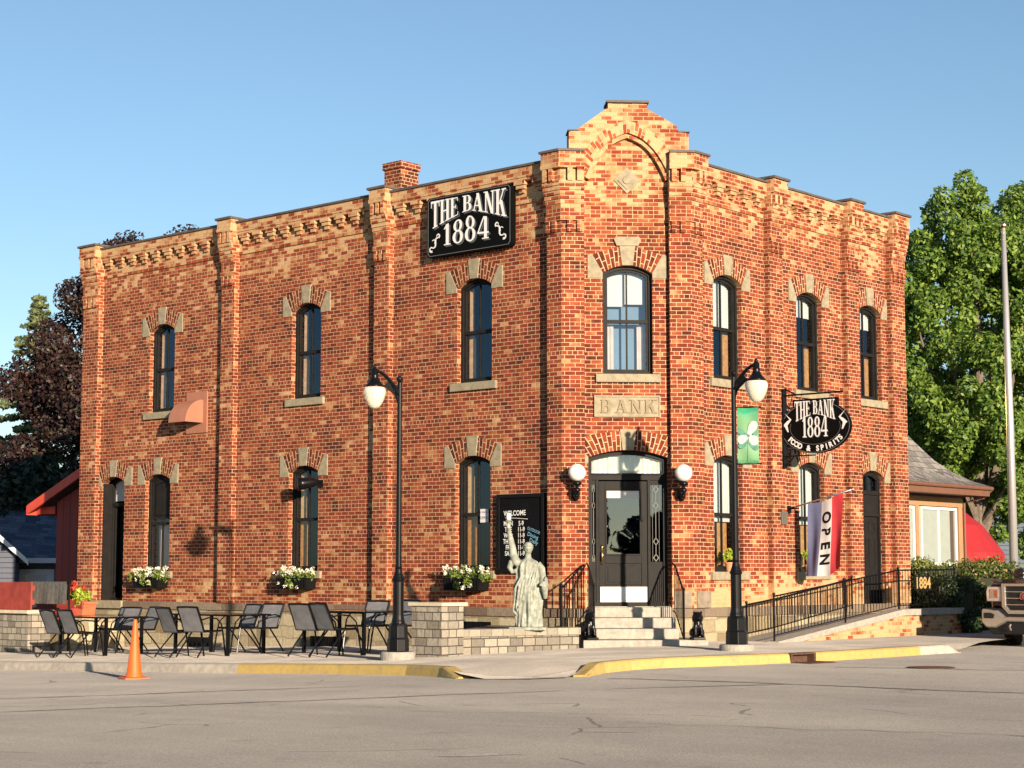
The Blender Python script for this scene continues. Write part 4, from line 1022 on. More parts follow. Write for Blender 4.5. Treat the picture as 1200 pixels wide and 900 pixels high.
flagmats = [plain('flag_blue', (.115, .13, .235), .8, var=.1), plain('flag_white', (.40, .38, .37), .8, var=.05), plain('flag_red', (.38, .022, .03), .8, var=.1)]
for k, nm in enumerate(('blue_stripe', 'white_stripe', 'red_stripe')):
    m = MB(); a0 = (0, .40, .70)[k]; a1 = (.40, .70, 1)[k]
    for i in range(13):
        for j in range(nt_ + 1): m.v.append(flagpt(a0 + (a1 - a0) * i / 12, j / nt_))
    m.f = [(i * (nt_ + 1) + j, (i + 1) * (nt_ + 1) + j, (i + 1) * (nt_ + 1) + j + 1, i * (nt_ + 1) + j + 1) for i in range(12) for j in range(nt_)]
    build(nm, m, flagmats[k], fl, FF, smooth=True, norm=False)
m = MB()
for i, chh in enumerate('OPEN'):
    vs, fs = text_geo(chh, .31, .011)
    nv = []
    for (x, _, z) in vs:
        t = .23 + i * .185 + x * .62; s = .55 + z * 1.05        # turned a quarter clockwise, running down the white stripe
        p = flagpt(s, t); nv.append((p[0], p[1] - .006, p[2]))
    m.add(nv, fs)
build('lettering', m, BLACK, fl, FF, norm=False)
# grey plaque box
m = MB(); m.box(2.66, 2.86, -.165, -.131, 2.14, 2.38, FR); pq = build('wall_plaque', m, plain('plaque_grey', (.13, .12, .10), .5, .3), None, bevel=.006); tag(pq, 'small dark grey plaque on the brick between the two ground floor windows', 'plaque')
m = MB(); m.box(2.69, 2.83, -.17, -.165, 2.17, 2.35, FR); build('raised_panel', m, plain('plaque_bronze', (.18, .15, .11), .4, .5), pq)

# vent hood on left wall
vh = thing('vent_hood', 'terracotta painted metal vent hood projecting from the upper left wall', 'vent hood', FL @ Matrix.Translation((-10, 0, 4.6)))
TERR = plain('terracotta_paint', (.30, .125, .075), .6, var=.06)
m = MB(); m.box(-10.36, -9.67, -.03, .0, 4.17, 5.04); build('back_plate', m, TERR, vh, FL, bevel=.004)
prof = [(-.03, 4.38)] + [(-.03 - .46 * math.sin(R_(a)), 4.38 + .48 * math.cos(R_(a))) for a in range(0, 91, 9)]
n = len(prof); m = MB()
for x in (-10.36, -9.80): m.v += [(x, y, z) for y, z in prof]
m.f = [tuple(range(n)), tuple(range(2 * n - 1, n - 1, -1))] + [(i, i + n, (i + 1) % n + n, (i + 1) % n) for i in range(1, n - 1)]
build('hood', m, TERR, vh, FL)
# spotlight by the second ground-floor window
sp = thing('wall_spotlight', 'black round spotlight beside the second ground floor window', 'spotlight', FL @ Matrix.Translation((-6.18, -.1, 3.0)))
m = MB(); m.box(-6.23, -6.11, -.05, 0, 2.92, 3.06); m.tube([(-6.17, -.04, 2.99), (-6.25, -.25, 3.05)], .02, 8); build('mount', m, IRON, sp, FL)
m = MB(); m.tube([(-6.12, -.12, 3.02), (-6.16, -.20, 3.01), (-6.28, -.38, 2.98), (-6.33, -.46, 2.97)], [.05, .085, .12, .13], 14); build('lamp_housing', m, IRON, sp, FL, smooth=True)

# ------------------------------------------------------------------ door globes
GLOBE = plain('opal_glass', (.66, .63, .58), .25, var=.02, coat=.3)
def globe(u, label):
    t = thing('globe_lamp', label, 'wall lamp', FC @ Matrix.Translation((u, 0, 2.7)), 'globe lamps beside the entrance')
    F = FC
    m = MB(); m.lathe([(.0, -.03), (.05, -.02), (.075, 0), (.08, .03), (.06, .045), (.05, .06)], (u, -.40, 2.755), 14, F); m.tube([(u, -.14, 2.60), (u, -.26, 2.55), (u, -.38, 2.60), (u, -.40, 2.74)], [.03, .028, .026, .03], 8, F)
    m.ell((u, -.16, 2.60), (.075, .03, .12), M=F); m.ell((u, -.30, 2.57), (.05, .07, .05), M=F); m.ell((u, -.39, 2.66), (.06, .06, .05), M=F)
    build('bracket', m, IRON, t, smooth=True)
    m = MB(); m.ell((u, -.40, 2.955), .150, 24, 16, F); build('globe', m, GLOBE, t, smooth=True)
globe(.175, 'white globe lamp on a black bracket left of the entrance door')
globe(2.00, 'white globe lamp on a black bracket right of the entrance door')

# ------------------------------------------------------------------ street lamps
def acorn_mat():
    m, nt, b = newmat('acorn_glass'); b.inputs['Base Color'].default_value = (.80, .74, .60, 1); b.inputs['Roughness'].default_value = .22
    b.inputs['Transmission Weight'].default_value = .35; b.inputs['Subsurface Weight'].default_value = .3; b.inputs['Coat Weight'].default_value = .4; return m
ACORN = acorn_mat()
def street_lamp(x, y, z, hx, hy, label):
    F = Matrix.Translation((x, y, z)); t = thing('street_lamp', label, 'street lamp', F, 'black street lamps on the pavement')
    m = MB(); m.lathe([(.0, -.12), (.265, -.12), (.27, .09), (.25, .115), (.0, .115)], (0, 0, 0), 28, F); build('concrete_base', m, CONC, t)
    m = MB()
    s8 = [(.165, .115), (.17, .13), (.165, .30), (.15, .33), (.145, .50), (.135, .53), (.11, .545)]
    m.lathe(s8, (0, 0, 0), 8, F)
    m.lathe([(.11, .5), (.105, .56), (.095, .60), (.085, .66), (.082, 1.17), (.095, 1.19), (.10, 1.21), (.085, 1.23), (.062, 1.30), (.05, 1.36), (.058, 1.38), (.046, 1.40), (.0445, 1.55), (.036, 4.22), (.0, 4.23)], (0, 0, 0), 18, F)
    m.ell((0, 0, 4.27), .052, M=F)
    build('post', m, IRON, t, smooth=False, bevel=.004)
    H = Vector((hx, hy, 0)); hn = H.normalized()
    m = MB(); pts = [Vector((0, 0, 4.02)), hn * .05 + Vector((0, 0, 4.06))]
    for k in range(9):
        a = k / 8; pts.append(H * (.15 + .85 * a) + Vector((0, 0, 4.12 + .26 * math.sin(a * PI / 2 * 1.05) )))
    m.tube(pts, [.035, .035] + [.034 - .0015 * k for k in range(9)], 8, F); m.tube([Vector((0, 0, 3.82)), hn * .05 + Vector((0, 0, 3.98)), H * .38 + Vector((0, 0, 4.2))], .016, 6, F)
    m.prism([(0, 3.84), (.06, 4.0), (.26, 4.16), (.2, 4.22), (0, 4.08)], -.012, .012, F @ frame(Vector((0, 0, 0)), hn))
    build('arm', m, IRON, t, smooth=False)
    m = MB(); m.lathe([(.0, .02), (.012, .03), (.02, .045), (.012, .06), (.03, .0), (.05, -.02), (.052, -.10), (.062, -.11), (.055, -.13), (.06, -.16), (.085, -.20), (.12, -.245), (.145, -.27), (.15, -.295), (.0, -.295)], (H.x, H.y, 4.42), 20, F)
    build('lamp_hood', m, IRON, t, smooth=True)
    m = MB(); m.lathe([(.02, -.295), (.155, -.296), (.173, -.33), (.176, -.37), (.165, -.43), (.14, -.50), (.105, -.565), (.075, -.60), (.04, -.622), (.0, -.625)], (H.x, H.y, 4.42), 24, F)
    build('acorn_globe', m, ACORN, t, smooth=True)
    return t
street_lamp(-1.73, 27.6, -.045, -.37, -.20, 'black acorn street lamp left, in front of the terrace tables')
street_lamp(3.43, 27.75, .06, .32, -.27, 'black acorn street lamp right, carrying a green flower banner')
# banner
FBn = frame(Vector((3.43, 27.75, 0)), Vector((.34, -.10, 0)).normalized())
bn = thing('street_banner', 'green banner with a white flower hung from the right street lamp', 'banner', FBn @ Matrix.Translation((.04, 0, 3.4)))
for z in (3.80, 2.925): m = MB(); m.tube([(.03, 0, z), (.40, 0, z)], .010, 6); m.ell((.405, 0, z), .018); build('banner_rod', m, IRON, bn, FBn)
def grad_green():
    m, nt, b = newmat('banner_green'); tc = N(nt, 'ShaderNodeTexCoord'); sx = N(nt, 'ShaderNodeSeparateXYZ'); nt.links.new(tc.outputs['Object'], sx.inputs[0])
    no = N(nt, 'ShaderNodeTexNoise', i_Scale=6.0, i_Detail=3.0); nt.links.new(tc.outputs['Object'], no.inputs['Vector'])
    k = math_(nt, 'ADD', math_(nt, 'MULTIPLY', math_(nt, 'SUBTRACT', sx.outputs[2], 2.93), 1.15), math_(nt, 'MULTIPLY', math_(nt, 'SUBTRACT', no.outputs[0], .5), .3))
    r = ramp(nt, k, [(0, (.03, .14, .06)), (.07, (.11, .27, .12)), (.3, (.17, .32, .18)), (.75, (.12, .27, .12)), (.88, (.08, .28, .17)), (.93, (.015, .24, .11)), (1, (.015, .24, .11))])
    nt.links.new(r.outputs[0], b.inputs['Base Color']); b.inputs['Roughness'].default_value = .8; return m
m = MB()
for i in range(9):
    for j in range(17): m.v.append((.055 + .325 * i / 8, .010 * math.sin(i * .8 + j * .3), 2.93 + .865 * j / 16))
m.f = [(i * 17 + j, (i + 1) * 17 + j, (i + 1) * 17 + j + 1, i * 17 + j + 1) for i in range(8) for j in range(16)]
build('cloth', m, grad_green(), bn, FBn, smooth=True, norm=False)
def petal(m, cx, cz, L_, wd, ang, y):
    pts = []
    for i in range(14):
        a = 2 * PI * i / 14; x = L_ / 2 + L_ / 2 * math.cos(a); z = wd * math.sin(a) * (.55 + .6 * x / L_)
        pts.append((cx + x * math.cos(ang) - z * math.sin(ang), y, cz + x * math.sin(ang) + z * math.cos(ang)))
    pts = [(min(.378, max(.058, p[0])), p[1], p[2]) for p in pts]
    m.add(pts, [tuple(range(14))])
m = MB(); petal(m, .22, 3.34, .26, .05, R_(145), -.013); petal(m, .22, 3.30, .19, .06, R_(-140), -.0135); petal(m, .21, 3.28, .21, .05, R_(-40), -.014); petal(m, .30, 3.32, .12, .03, R_(70), -.0145); m.box(.208, .214, -.0135, -.0128, 2.96, 3.28)
build('leaf', m, plain('banner_leaf', (.08, .22, .16), .8, var=.3, scale=20), bn, FBn, norm=False)
m = MB(); petal(m, .22, 3.36, .25, .075, R_(62), -.016); petal(m, .22, 3.35, .18, .075, R_(205), -.0165); petal(m, .23, 3.35, .18, .085, R_(-38), -.017)
build('petal', m, plain('banner_petal', (.40, .41, .40), .8, var=.08, scale=14), bn, FBn, norm=False)
m = MB(); m.prism([(.225 + .022 * math.cos(R_(a)), 3.36 + .022 * math.sin(R_(a))) for a in range(0, 360, 40)], -.019, -.018); build('flower_centre', m, plain('banner_centre', (.12, .14, .12), .8), bn, FBn)

# ------------------------------------------------------------------ foliage helper
def leaves(centres, n, size, rnd, squash=1., up=.3):
    """n leaf faces scattered round (x,y,z,r) clumps; returns MB"""
    rs = np.random.RandomState(rnd); cs = np.array(centres); wgt = cs[:, 3] ** 2; wgt /= wgt.sum()
    idx = rs.choice(len(cs), n, p=wgt); c = cs[idx]
    d = rs.normal(size=(n, 3)); d /= np.linalg.norm(d, axis=1)[:, None]
    rad = c[:, 3] * (.55 + .5 * rs.rand(n) ** .6)
    P = c[:, :3] + d * rad[:, None] * np.array([1, 1, squash])
    nrm = d + rs.normal(size=(n, 3)) * .75 + np.array([0, 0, up]); nrm /= np.linalg.norm(nrm, axis=1)[:, None]
    a = np.cross(nrm, rs.normal(size=(n, 3))); a /= np.linalg.norm(a, axis=1)[:, None]; b = np.cross(nrm, a)
    s = size * (.6 + .8 * rs.rand(n))[:, None]
    V = np.stack([P - a * s, P - b * s * .55, P + a * s, P + b * s * .55], 1).reshape(-1, 3)
    m = MB(); m.v = V.tolist(); m.f = [(4 * i, 4 * i + 1, 4 * i + 2, 4 * i + 3) for i in range(n)]
    return m
def build_leaves(name, m, mat, parent, F=None):
    me = bpy.data.meshes.new(name); me.from_pydata(m.v, [], m.f); me.materials.append(mat)
    o = bpy.data.objects.new(name, me); col.objects.link(o); M = F or Matrix.Identity(4); wm[o.name] = M
    if parent is not None:
        P = roots.get(parent.name) if parent.name in roots else wm[parent.name]; o.parent = parent; o.matrix_local = P.inverted() @ M
    return o
L_MAPLE = leaf_mat('maple_leaf', [(0, (.045, .095, .018)), (.5, (.12, .21, .035)), (1, (.24, .33, .055))], .35)
L_PURPLE = leaf_mat('purple_leaf', [(0, (.012, .007, .008)), (.6, (.032, .014, .014)), (.85, (.05, .025, .018)), (1, (.05, .05, .025))], .1)
L_SPRUCE = leaf_mat('spruce_needle', [(0, (.05, .08, .035)), (.6, (.11, .14, .055)), (1, (.19, .20, .08))], .15)
L_DARK = leaf_mat('evergreen_needle', [(0, (.008, .016, .010)), (.7, (.018, .032, .018)), (1, (.03, .05, .025))], .1)
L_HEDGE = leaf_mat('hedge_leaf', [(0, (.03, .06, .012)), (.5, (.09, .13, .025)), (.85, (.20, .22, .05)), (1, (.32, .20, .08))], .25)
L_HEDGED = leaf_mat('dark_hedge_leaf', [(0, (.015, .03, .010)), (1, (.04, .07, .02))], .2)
L_BOX = leaf_mat('flower_leaf', [(0, (.04, .09, .015)), (1, (.22, .28, .05))], .25)
L_LIME = leaf_mat('lime_leaf', [(0, (.14, .22, .02)), (1, (.45, .50, .05))], .3)
L_WHITE = leaf_mat('white_petal', [(0, (.62, .58, .36)), (1, (.88, .86, .78))], .15)
L_RED = leaf_mat('red_petal', [(0, (.30, .03, .02)), (1, (.50, .09, .05))], .15)
BARK = plain('bark', (.12, .095, .07), .95, var=.4, scale=9, bump=.02)

# flower boxes under the left windows
def flower_box(c, label, red=False):
    F = FL @ Matrix.Translation((c, -.12, .95)); t = thing('flower_box', label, 'flower box', F, 'flower boxes under the ground floor windows')
    m = MB(); m.prism([(-.42, -.0), (.42, -.0), (.45, .22), (-.45, .22)], -.16, .10, F)
    for i in range(12): x = -.40 + .8 * i / 11; m.box(x - .012, x + .012, -.172, -.16, .02, .20, F)
    build('planter', m, BLACK, t)
    rr = random.Random(int(c * 100)); cs = [(rr.uniform(-.50, .50), rr.uniform(-.14, .04), rr.uniform(.22, .34), rr.uniform(.09, .13)) for i in range(12)] + [(rr.uniform(-.25, .3), -.18, rr.uniform(.06, .18), .07) for i in range(4)]
    build_leaves('foliage', leaves(cs, 1100, .028, int(-c * 10)), L_BOX, t, F)
    cs2 = [(rr.uniform(-.52, .52), rr.uniform(-.17, .02), rr.uniform(.26, .42), .045) for i in range(38)] + [(rr.uniform(-.3, .35), -.22, rr.uniform(.03, .2), .03) for i in range(5)]
    build_leaves('blossoms', leaves(cs2, 900, .020, 3 + int(-c * 10)), L_WHITE, t, F)
flower_box(LLO[0], 'black flower box of white blossoms beside the open side door')
flower_box(LLO[1] - .02, 'black flower box of white blossoms below the spotlight window')
flower_box(LLO[2] - .02, 'black flower box of white blossoms nearest the statue')
# pots standing in the right windows
for c, r_, sz, lb in ((1.28, .085, 1., 'clay pot with lime green plant in window behind the right lamp post'), (3.86, .06, .8, 'clay pot with lime green plant in the window beside the flag')):
    F = FR @ Matrix.Translation((c, .05, 1.282)); t = thing('potted_plant', lb, 'potted plant', F, 'potted plants on the window sills')
    m = MB(); m.lathe([(.0, 0), (r_ * .7, 0), (r_ * .95, .13 * sz), (r_ * 1.08, .13 * sz), (r_ * 1.08, .165 * sz), (.0, .165 * sz)], (0, 0, 0), 16, F); build('pot', m, plain('clay', (.45, .20, .10), .8), t)
    build_leaves('foliage', leaves([(random.uniform(-.09, .09), random.uniform(-.03, .05), .16 + random.uniform(.05, .20), .055) for i in range(9)], 420, .026, 5), L_LIME, t, F)

# ------------------------------------------------------------------ terrace wall, pier, statue, lions
Pc = Vector((-1.09, 28.0, 0)); gz = G(-1.0, 28.2)
FP = frame(Pc, dR)                      # x along dR, y along dL (inwards)
tp = thing('stone_pier', 'split-face stone pier with flat cap behind the left street lamp', 'pier', Matrix.Translation(Pc + Vector((0, 0, gz))))
m = MB(); m.box(0, .50, 0, .64, -.3, .745, FP); build('shaft', m, WALLST, tp)
m = MB(); m.box(-.04, .55, -.05, .69, .745, .80, FP); build('cap', m, plain('pier_cap', (.50, .42, .29), .85, var=.15), tp, bevel=.008)
Wa = Pc + dR * .50 + dL * .05; Wb = Vector((1.09, 29.62, 0)); dW = (Wb - Wa).normalized(); lw = (Wb - Wa).length
FWl = frame(Wa, dW)
tw = thing('planter_wall', 'low stone planter wall between the stone pier and the entrance steps', 'wall', Matrix.Translation(Wa))
m = MB(); m.box(0, lw, 0, .30, -.3, .26, FWl); build('shaft', m, WALLST, tw, offset=(0, .03))
m = MB(); m.box(-.01, lw + .02, -.03, .33, .26, .375, FWl); build('cap', m, CAPST, tw, bevel=.01)
m = MB(); q = W(FC, -.1, -.12, 0); q2 = W(FL, -1.6, -.12, 0); m.plan([Wa + dW * .0 + Vector((-dW.y, dW.x, 0)) * .3, Wb + Vector((-dW.y, dW.x, 0)) * .28, q, q2], -.2, .345); build('soil_bed', m, plain('mulch', (.10, .075, .05), .95, var=.4, scale=25, bump=.02), tw)

def statue():
    F = T(.26, 29.22, .345, R_(-4)); t = thing('garden_statue', 'pale green robed figure raising a white lamp beside the entrance steps', 'statue', F)
    VERD = None
    m_, nt, b = newmat('verdigris'); tc = N(nt, 'ShaderNodeTexCoord'); no = N(nt, 'ShaderNodeTexNoise', i_Scale=9.0, i_Detail=7.0, i_Roughness=.7); nt.links.new(tc.outputs['Object'], no.inputs['Vector'])
    r = ramp(nt, no.outputs[0], [(.3, (.10, .11, .085)), (.5, (.22, .235, .19)), (.72, (.38, .40, .335))]); nt.links.new(r.outputs[0], b.inputs['Base Color']); b.inputs['Roughness'].default_value = .75; VERD = m_
    m = MB(); m.box(-.30, .30, -.22, .22, 0, .05); build('plinth', m, VERD, t, F, bevel=.01)
    m = MB()
    # draped robe: stacked sections with folds that slant across the body
    secs = [(.05, .225, .20), (.12, .225, .20), (.30, .232, .195), (.50, .24, .19), (.68, .235, .175), (.80, .205, .155), (.90, .20, .15), (.98, .21, .15), (1.05, .205, .14), (1.10, .165, .115), (1.14, .085, .075), (1.17, .05, .05)]
    n = 96; vs = []
    Z = []
    for i in range(len(secs) - 1):
        for s in range(4):
            k = s / 4; a, b_ = secs[i], secs[i + 1]; Z.append(tuple(a[j] + (b_[j] - a[j]) * k for j in range(3)))
    Z.append(secs[-1])
    for z, rx, ry in Z:
        amp = .027 * (1 - max(0, z - .95) / .25); amp = max(amp, 0)
        for j in range(n):
            a = 2 * PI * j / n
            rx *= 1.0; f = .86 * 1 + (amp / .2) * (.6 * math.sin(a * 9 + 1.5 * math.sin(z * 3) + z * 2.5) + .5 * math.sin(a * 15 - z * 4) + .5 * math.sin(a * 5 + z * 6))
            vs.append((rx * f * math.cos(a), ry * f * math.sin(a), z))
    k = len(Z); fs = [(i * n + j, i * n + (j + 1) % n, (i + 1) * n + (j + 1) % n, (i + 1) * n + j) for i in range(k - 1) for j in range(n)] + [tuple(range(n - 1, -1, -1)), tuple(range((k - 1) * n, k * n))]
    m.add(vs, fs)
    # diagonal mantle folds from the left shoulder
    for q in range(7):
        x = .12 - q * .035; m.tube([(x + .05, -.09, 1.05 - q * .01), (x + .02 - .02 * q, -.135, .87 - .03 * q), (x - .05 - .015 * q, -.15, .66 - .06 * q), (-.165, -.085, .52 - .05 * q)], [.014, .018, .016, .010], 6)
    m.tube([(0, 0, 1.12), (0, -.005, 1.22)], [.055, .048], 12)                     # neck
    m.ell((0, -.01, 1.30), (.068, .082, .098), 16, 12)                              # head
    m.ell((0, .015, 1.325), (.085, .092, .088), 16, 12)                             # hair
    m.tube([(.075 * math.cos(a), -.01 + .09 * math.sin(a), 1.355) for a in [i * PI / 10 for i in range(21)]], .013, 6)
    m.ell((0, .10, 1.29), (.05, .045, .05))                                         # knot of hair
    m.ell((0, -.095, 1.29), (.011, .018, .024)); m.ell((0, -.088, 1.252), (.022, .010, .008)); m.ell((.026, -.083, 1.312), (.016, .01, .008)); m.ell((-.026, -.083, 1.312), (.016, .01, .008))
    # raised right arm and hand
    m.tube([(-.14, 0, 1.06), (-.20, -.01, 1.10), (-.235, -.02, 1.20), (-.255, -.02, 1.34), (-.285, -.03, 1.48), (-.31, -.035, 1.60)], [.07, .075, .066, .055, .045, .032], 14)
    m.ell((-.315, -.035, 1.645), (.032, .034, .042))
    for q in range(4): m.tube([(-.345, -.03 - .012 * q + .01, 1.63 + .018 * q), (-.325, -.075, 1.635 + .018 * q), (-.295, -.065, 1.64 + .018 * q)], .0095, 6)
    m.tube([(-.29, -.03, 1.62), (-.285, -.06, 1.66), (-.30, -.075, 1.69)], .010, 6)
    # sleeve cloth
    m.tube([(-.17, .0, 1.13), (-.27, .0, 1.08), (-.30, .01, 1.0), (-.26, .01, .93), (-.19, 0, .95)], [.05, .055, .05, .04, .04], 10)
    # left arm bent, hand holding a fold of cloth
    m.tube([(.15, 0, 1.06), (.215, .01, .98), (.235, .0, .85), (.235, -.06, .74), (.225, -.14, .73)], [.06, .062, .055, .045, .032], 12)
    m.ell((.222, -.165, .735), (.032, .04, .03))
    for q in range(4): m.tube([(.20 + .014 * q, -.185, .74), (.20 + .014 * q, -.215, .725), (.205 + .014 * q, -.205, .70)], .009, 6)
    m.tube([(.25, -.12, .78), (.275, -.12, .65), (.285, -.10, .50)], [.045, .055, .03], 10); m.ell((.285, -.05, .72), (.045, .10, .14))
    build('figure', m, VERD, t, F, smooth=True, remesh=.008)
    m = MB(); m.lathe([(.0, 0), (.018, .0), (.022, .10), (.03, .14), (.055, .165), (.058, .18), (.0, .18)], (-.31, -.055, 1.585), 14); build('lamp_holder', m, VERD, t, F, smooth=True)
    m = MB(); m.lathe([(.0, 0), (.036, .0), (.04, .03), (.04, .075), (.028, .10), (.0, .108)], (-.31, -.055, 1.768), 14); build('lamp_shade', m, GLOBE, t, F, smooth=True)
statue()
def lion(x, y, z, rz, label):
    F = T(x, y, z, rz); t = thing('lion_statue', label, 'statue', F, 'black lion statues at the foot of the steps')
    m = MB(); m.box(-.10, .10, -.15, .15, 0, .04); build('plinth', m, IRON, t, F, bevel=.006)
    m = MB(); m.ell((0, .06, .14), (.085, .11, .11)); m.ell((0, -.01, .24), (.075, .08, .13)); m.ell((0, -.045, .37), (.07, .075, .08)); m.ell((0, -.01, .35), (.095, .075, .11)); m.ell((0, -.115, .35), (.036, .04, .035)); m.ell((0, -.10, .385), (.02, .03, .02))
    for s in (-1, 1):
        m.tube([(.045 * s, -.04, .26), (.05 * s, -.075, .14), (.052 * s, -.08, .05)], [.035, .026, .024], 8); m.ell((.052 * s, -.11, .055), (.028, .045, .02))
        m.ell((.085 * s, .05, .11), (.04, .085, .07)); m.ell((.088 * s, -.03, .055), (.026, .055, .02)); m.ell((.06 * s, -.02, .44), (.02, .014, .025))
    m.tube([(0, .15, .07), (.08, .17, .06), (.13, .10, .06)], [.02, .014, .02], 6)
    build('figure', m, IRON, t, F, smooth=True, remesh=.009)
lz = .17
lion(*(W(FC, .29, -1.26, 0).xy), lz, R_(20), 'black seated lion statue left of the entrance steps')
lion(*(W(FC, 2.07, -1.26, 0).xy), lz, R_(8), 'black seated lion statue right of the entrance steps')

# ------------------------------------------------------------------ terrace furniture
SLING = plain('grey_sling', (.13, .13, .135), .8, var=.25, scale=5)
def chair_at(F, label):
    t = thing('sling_chair', label, 'chair', F, 'sling chairs at the terrace tables')
    w_ = .235
    m = MB()                                       # x right, y forward, back at -y
    m.quad((-w_, -.20, .43), (w_, -.20, .43), (w_, .24, .45), (-w_, .24, .45)); n = 6
    m2 = MB(); pr = [(-.20, .45), (-.25, .60), (-.31, .73), (-.36, .845)]
    for y, z in pr: m2.v += [(-w_ + .015, y, z), (w_ - .015, y, z)]
    m2.f = [(2 * i, 2 * i + 1, 2 * i + 3, 2 * i + 2) for i in range(3)]
    mm = MB(); mm.box(-w_ + .01, w_ - .01, -.20, .24, .43, .445); build('seat', mm, SLING, t, F)
    k = len(m2.v); back = [(x, y - .008, z) for x, y, z in m2.v]; m2.add(back, [f[::-1] for f in m2.f]); build('backrest', m2, SLING, t, F, norm=False)
    m = MB()
    for s in (-1, 1):
        x = s * w_
        m.tube([(x, -.37, .86), (x, -.31, .73), (x, -.25, .60), (x, -.19, .44), (x, .24, .45)], .018, 6)
        m.tube([(x * 1.02, -.27, .64), (x * 1.08, -.10, .68), (x * 1.1, .10, .66), (x * 1.1, .22, .56), (x * 1.08, .30, .25)], .013, 6)
    m.tube([(-w_, -.37, .86), (0, -.385, .865), (w_, -.37, .86)], .017, 6); m.tube([(-w_, -.19, .435), (w_, -.19, .435)], .012, 6); m.tube([(-w_, .24, .445), (w_, .24, .445)], .012, 6)
    build('frame', m, IRON, t, F)
    for s in (-1, 1):
        m = MB(); m.tube([(s * w_ * 1.06, .26, .44), (s * w_ * 1.1, .33, .005)], .014, 6); build('leg', m, IRON, t, F)
        m = MB(); m.tube([(s * w_, .02, .44), (s * w_ * 1.03, -.20, .20), (s * w_ * 1.06, -.36, .005)], .014, 6); build('leg', m, IRON, t, F)
    return t
chair0 = None
def table_at(F, label):
    t = thing('patio_table', label, 'table', F, 'tables on the terrace')
    m = MB(); m.box(-.06, .91, -.06, 1.51, .70, .712); g = build('tabletop', m, plain('smoked_glass', (.03, .03, .03), .1, var=.1, coat=.5), t, F)
    m = MB(); m.ring([(-.04, -.04), (.89, -.04), (.89, 1.49), (-.04, 1.49)], [(-.07, -.07), (.92, -.07), (.92, 1.52), (-.07, 1.52)], -.715, -.685, Matrix(((1, 0, 0, 0), (0, 0, 1, 0), (0, -1, 0, 0), (0, 0, 0, 1)))); build('frame', m, IRON, t, F)
    for x in (0, .81):
        for y in (0, 1.45): m = MB(); m.box(x - .025, x + .025, y - .025, y + .025, 0, .69); build('leg', m, IRON, t, F)
    return t
tables = [((-7.55, 33.8), 'leftmost'), ((-4.93, 31.55), 'middle'), ((-2.42, 29.7), 'right')]
words = [('dark patio table behind the traffic cone', 'under the first window box'), ('dark patio table in the middle of the terrace', 'at the middle patio table'), ('dark patio table directly behind the left street lamp', 'at the table behind the street lamp')]
tb0 = None
side = ['near sling chair, left of the pair showing its back, ', 'near sling chair, right of the pair showing its back, ', 'far grey sling chair on the left, facing the street, ', 'far grey sling chair on the right, facing the street, ']
whr = ['at the leftmost table', 'at the middle table', 'at the table by the lamp']
rngc = random.Random(4)
for i, ((x, y), _) in enumerate(tables):
    z = G(x, y) + .0; F = frame(Vector((x, y, 0)), dR, z)      # x along dR (away), y along dL (left)
    tb0 = table_at(F, words[i][0]) if tb0 is None else (dup(tb0, F, words[i][0]))
    for k, (cx, cy, face) in enumerate(((-.30, .93, 1), (-.30, .36, 1), (1.10, 1.12, -1), (1.10, .42, -1))):
        p = F @ Vector((cx + rngc.uniform(-.04, .04), cy + rngc.uniform(-.04, .04), 0)); d = dR * face
        Fc = frame(Vector((p.x, p.y, 0)), Vector((d.y, -d.x, 0)), G(p.x, p.y) + .002) @ Matrix.Rotation(rngc.uniform(-.22, .22), 4, 'Z')
        lb = side[k] + whr[i]
        if chair0 is None: chair0 = chair_at(Fc, lb)
        else: dup(chair0, Fc, lb)
# chair behind, at the leftmost table end
p = Vector((-7.95, 36.2, 0)); dup(chair0, frame(p, dL, G(p.x, p.y)), 'dark sling chair at the left end of the leftmost table, turned sideways')

# red planter by the side door
F = T(*(W(FL, -12.75, -1.05, 0).xy), .38, 0); F = frame(W(FL, -12.75, -.95, .37), -dL); rpz = thing('flower_planter', 'terracotta trough of lime leaves and red flowers at the side door', 'planter', F)
m = MB(); m.prism([(-.38, 0), (.38, 0), (.46, .26), (-.46, .26)], -.16, .16); m.ring([(-.43, .24), (.43, .24), (.43, .28), (-.43, .28)], [(-.48, .235), (.48, .235), (.48, .285), (-.48, .285)], -.18, .18); build('trough', m, plain('terracotta', (.38, .11, .045), .8, var=.12), rpz, F)
build_leaves('foliage', leaves([(random.uniform(-.75, .35), random.uniform(-.15, .15), random.uniform(.22, .48), .12) for i in range(16)], 1500, .045, 6), L_LIME, rpz, F)
build_leaves('blossoms', leaves([(random.uniform(-.3, .5), random.uniform(-.1, .1), random.uniform(.5, .68), .06) for i in range(9)], 380, .03, 7), L_RED, rpz, F)
# stone stoop at side door (rough slabs) 
m = MB(); m.box(-13.6, -12.2, -1.2, -.1, -.7, .37, FL); m.box(-13.2, -12.3, -1.6, -1.2, -.7, .1, FL)
so = build('stone_stoop', m, RUBBLE, None, bevel=.03); tag(so, 'rough pale stone stoop below the side door', 'stoop')
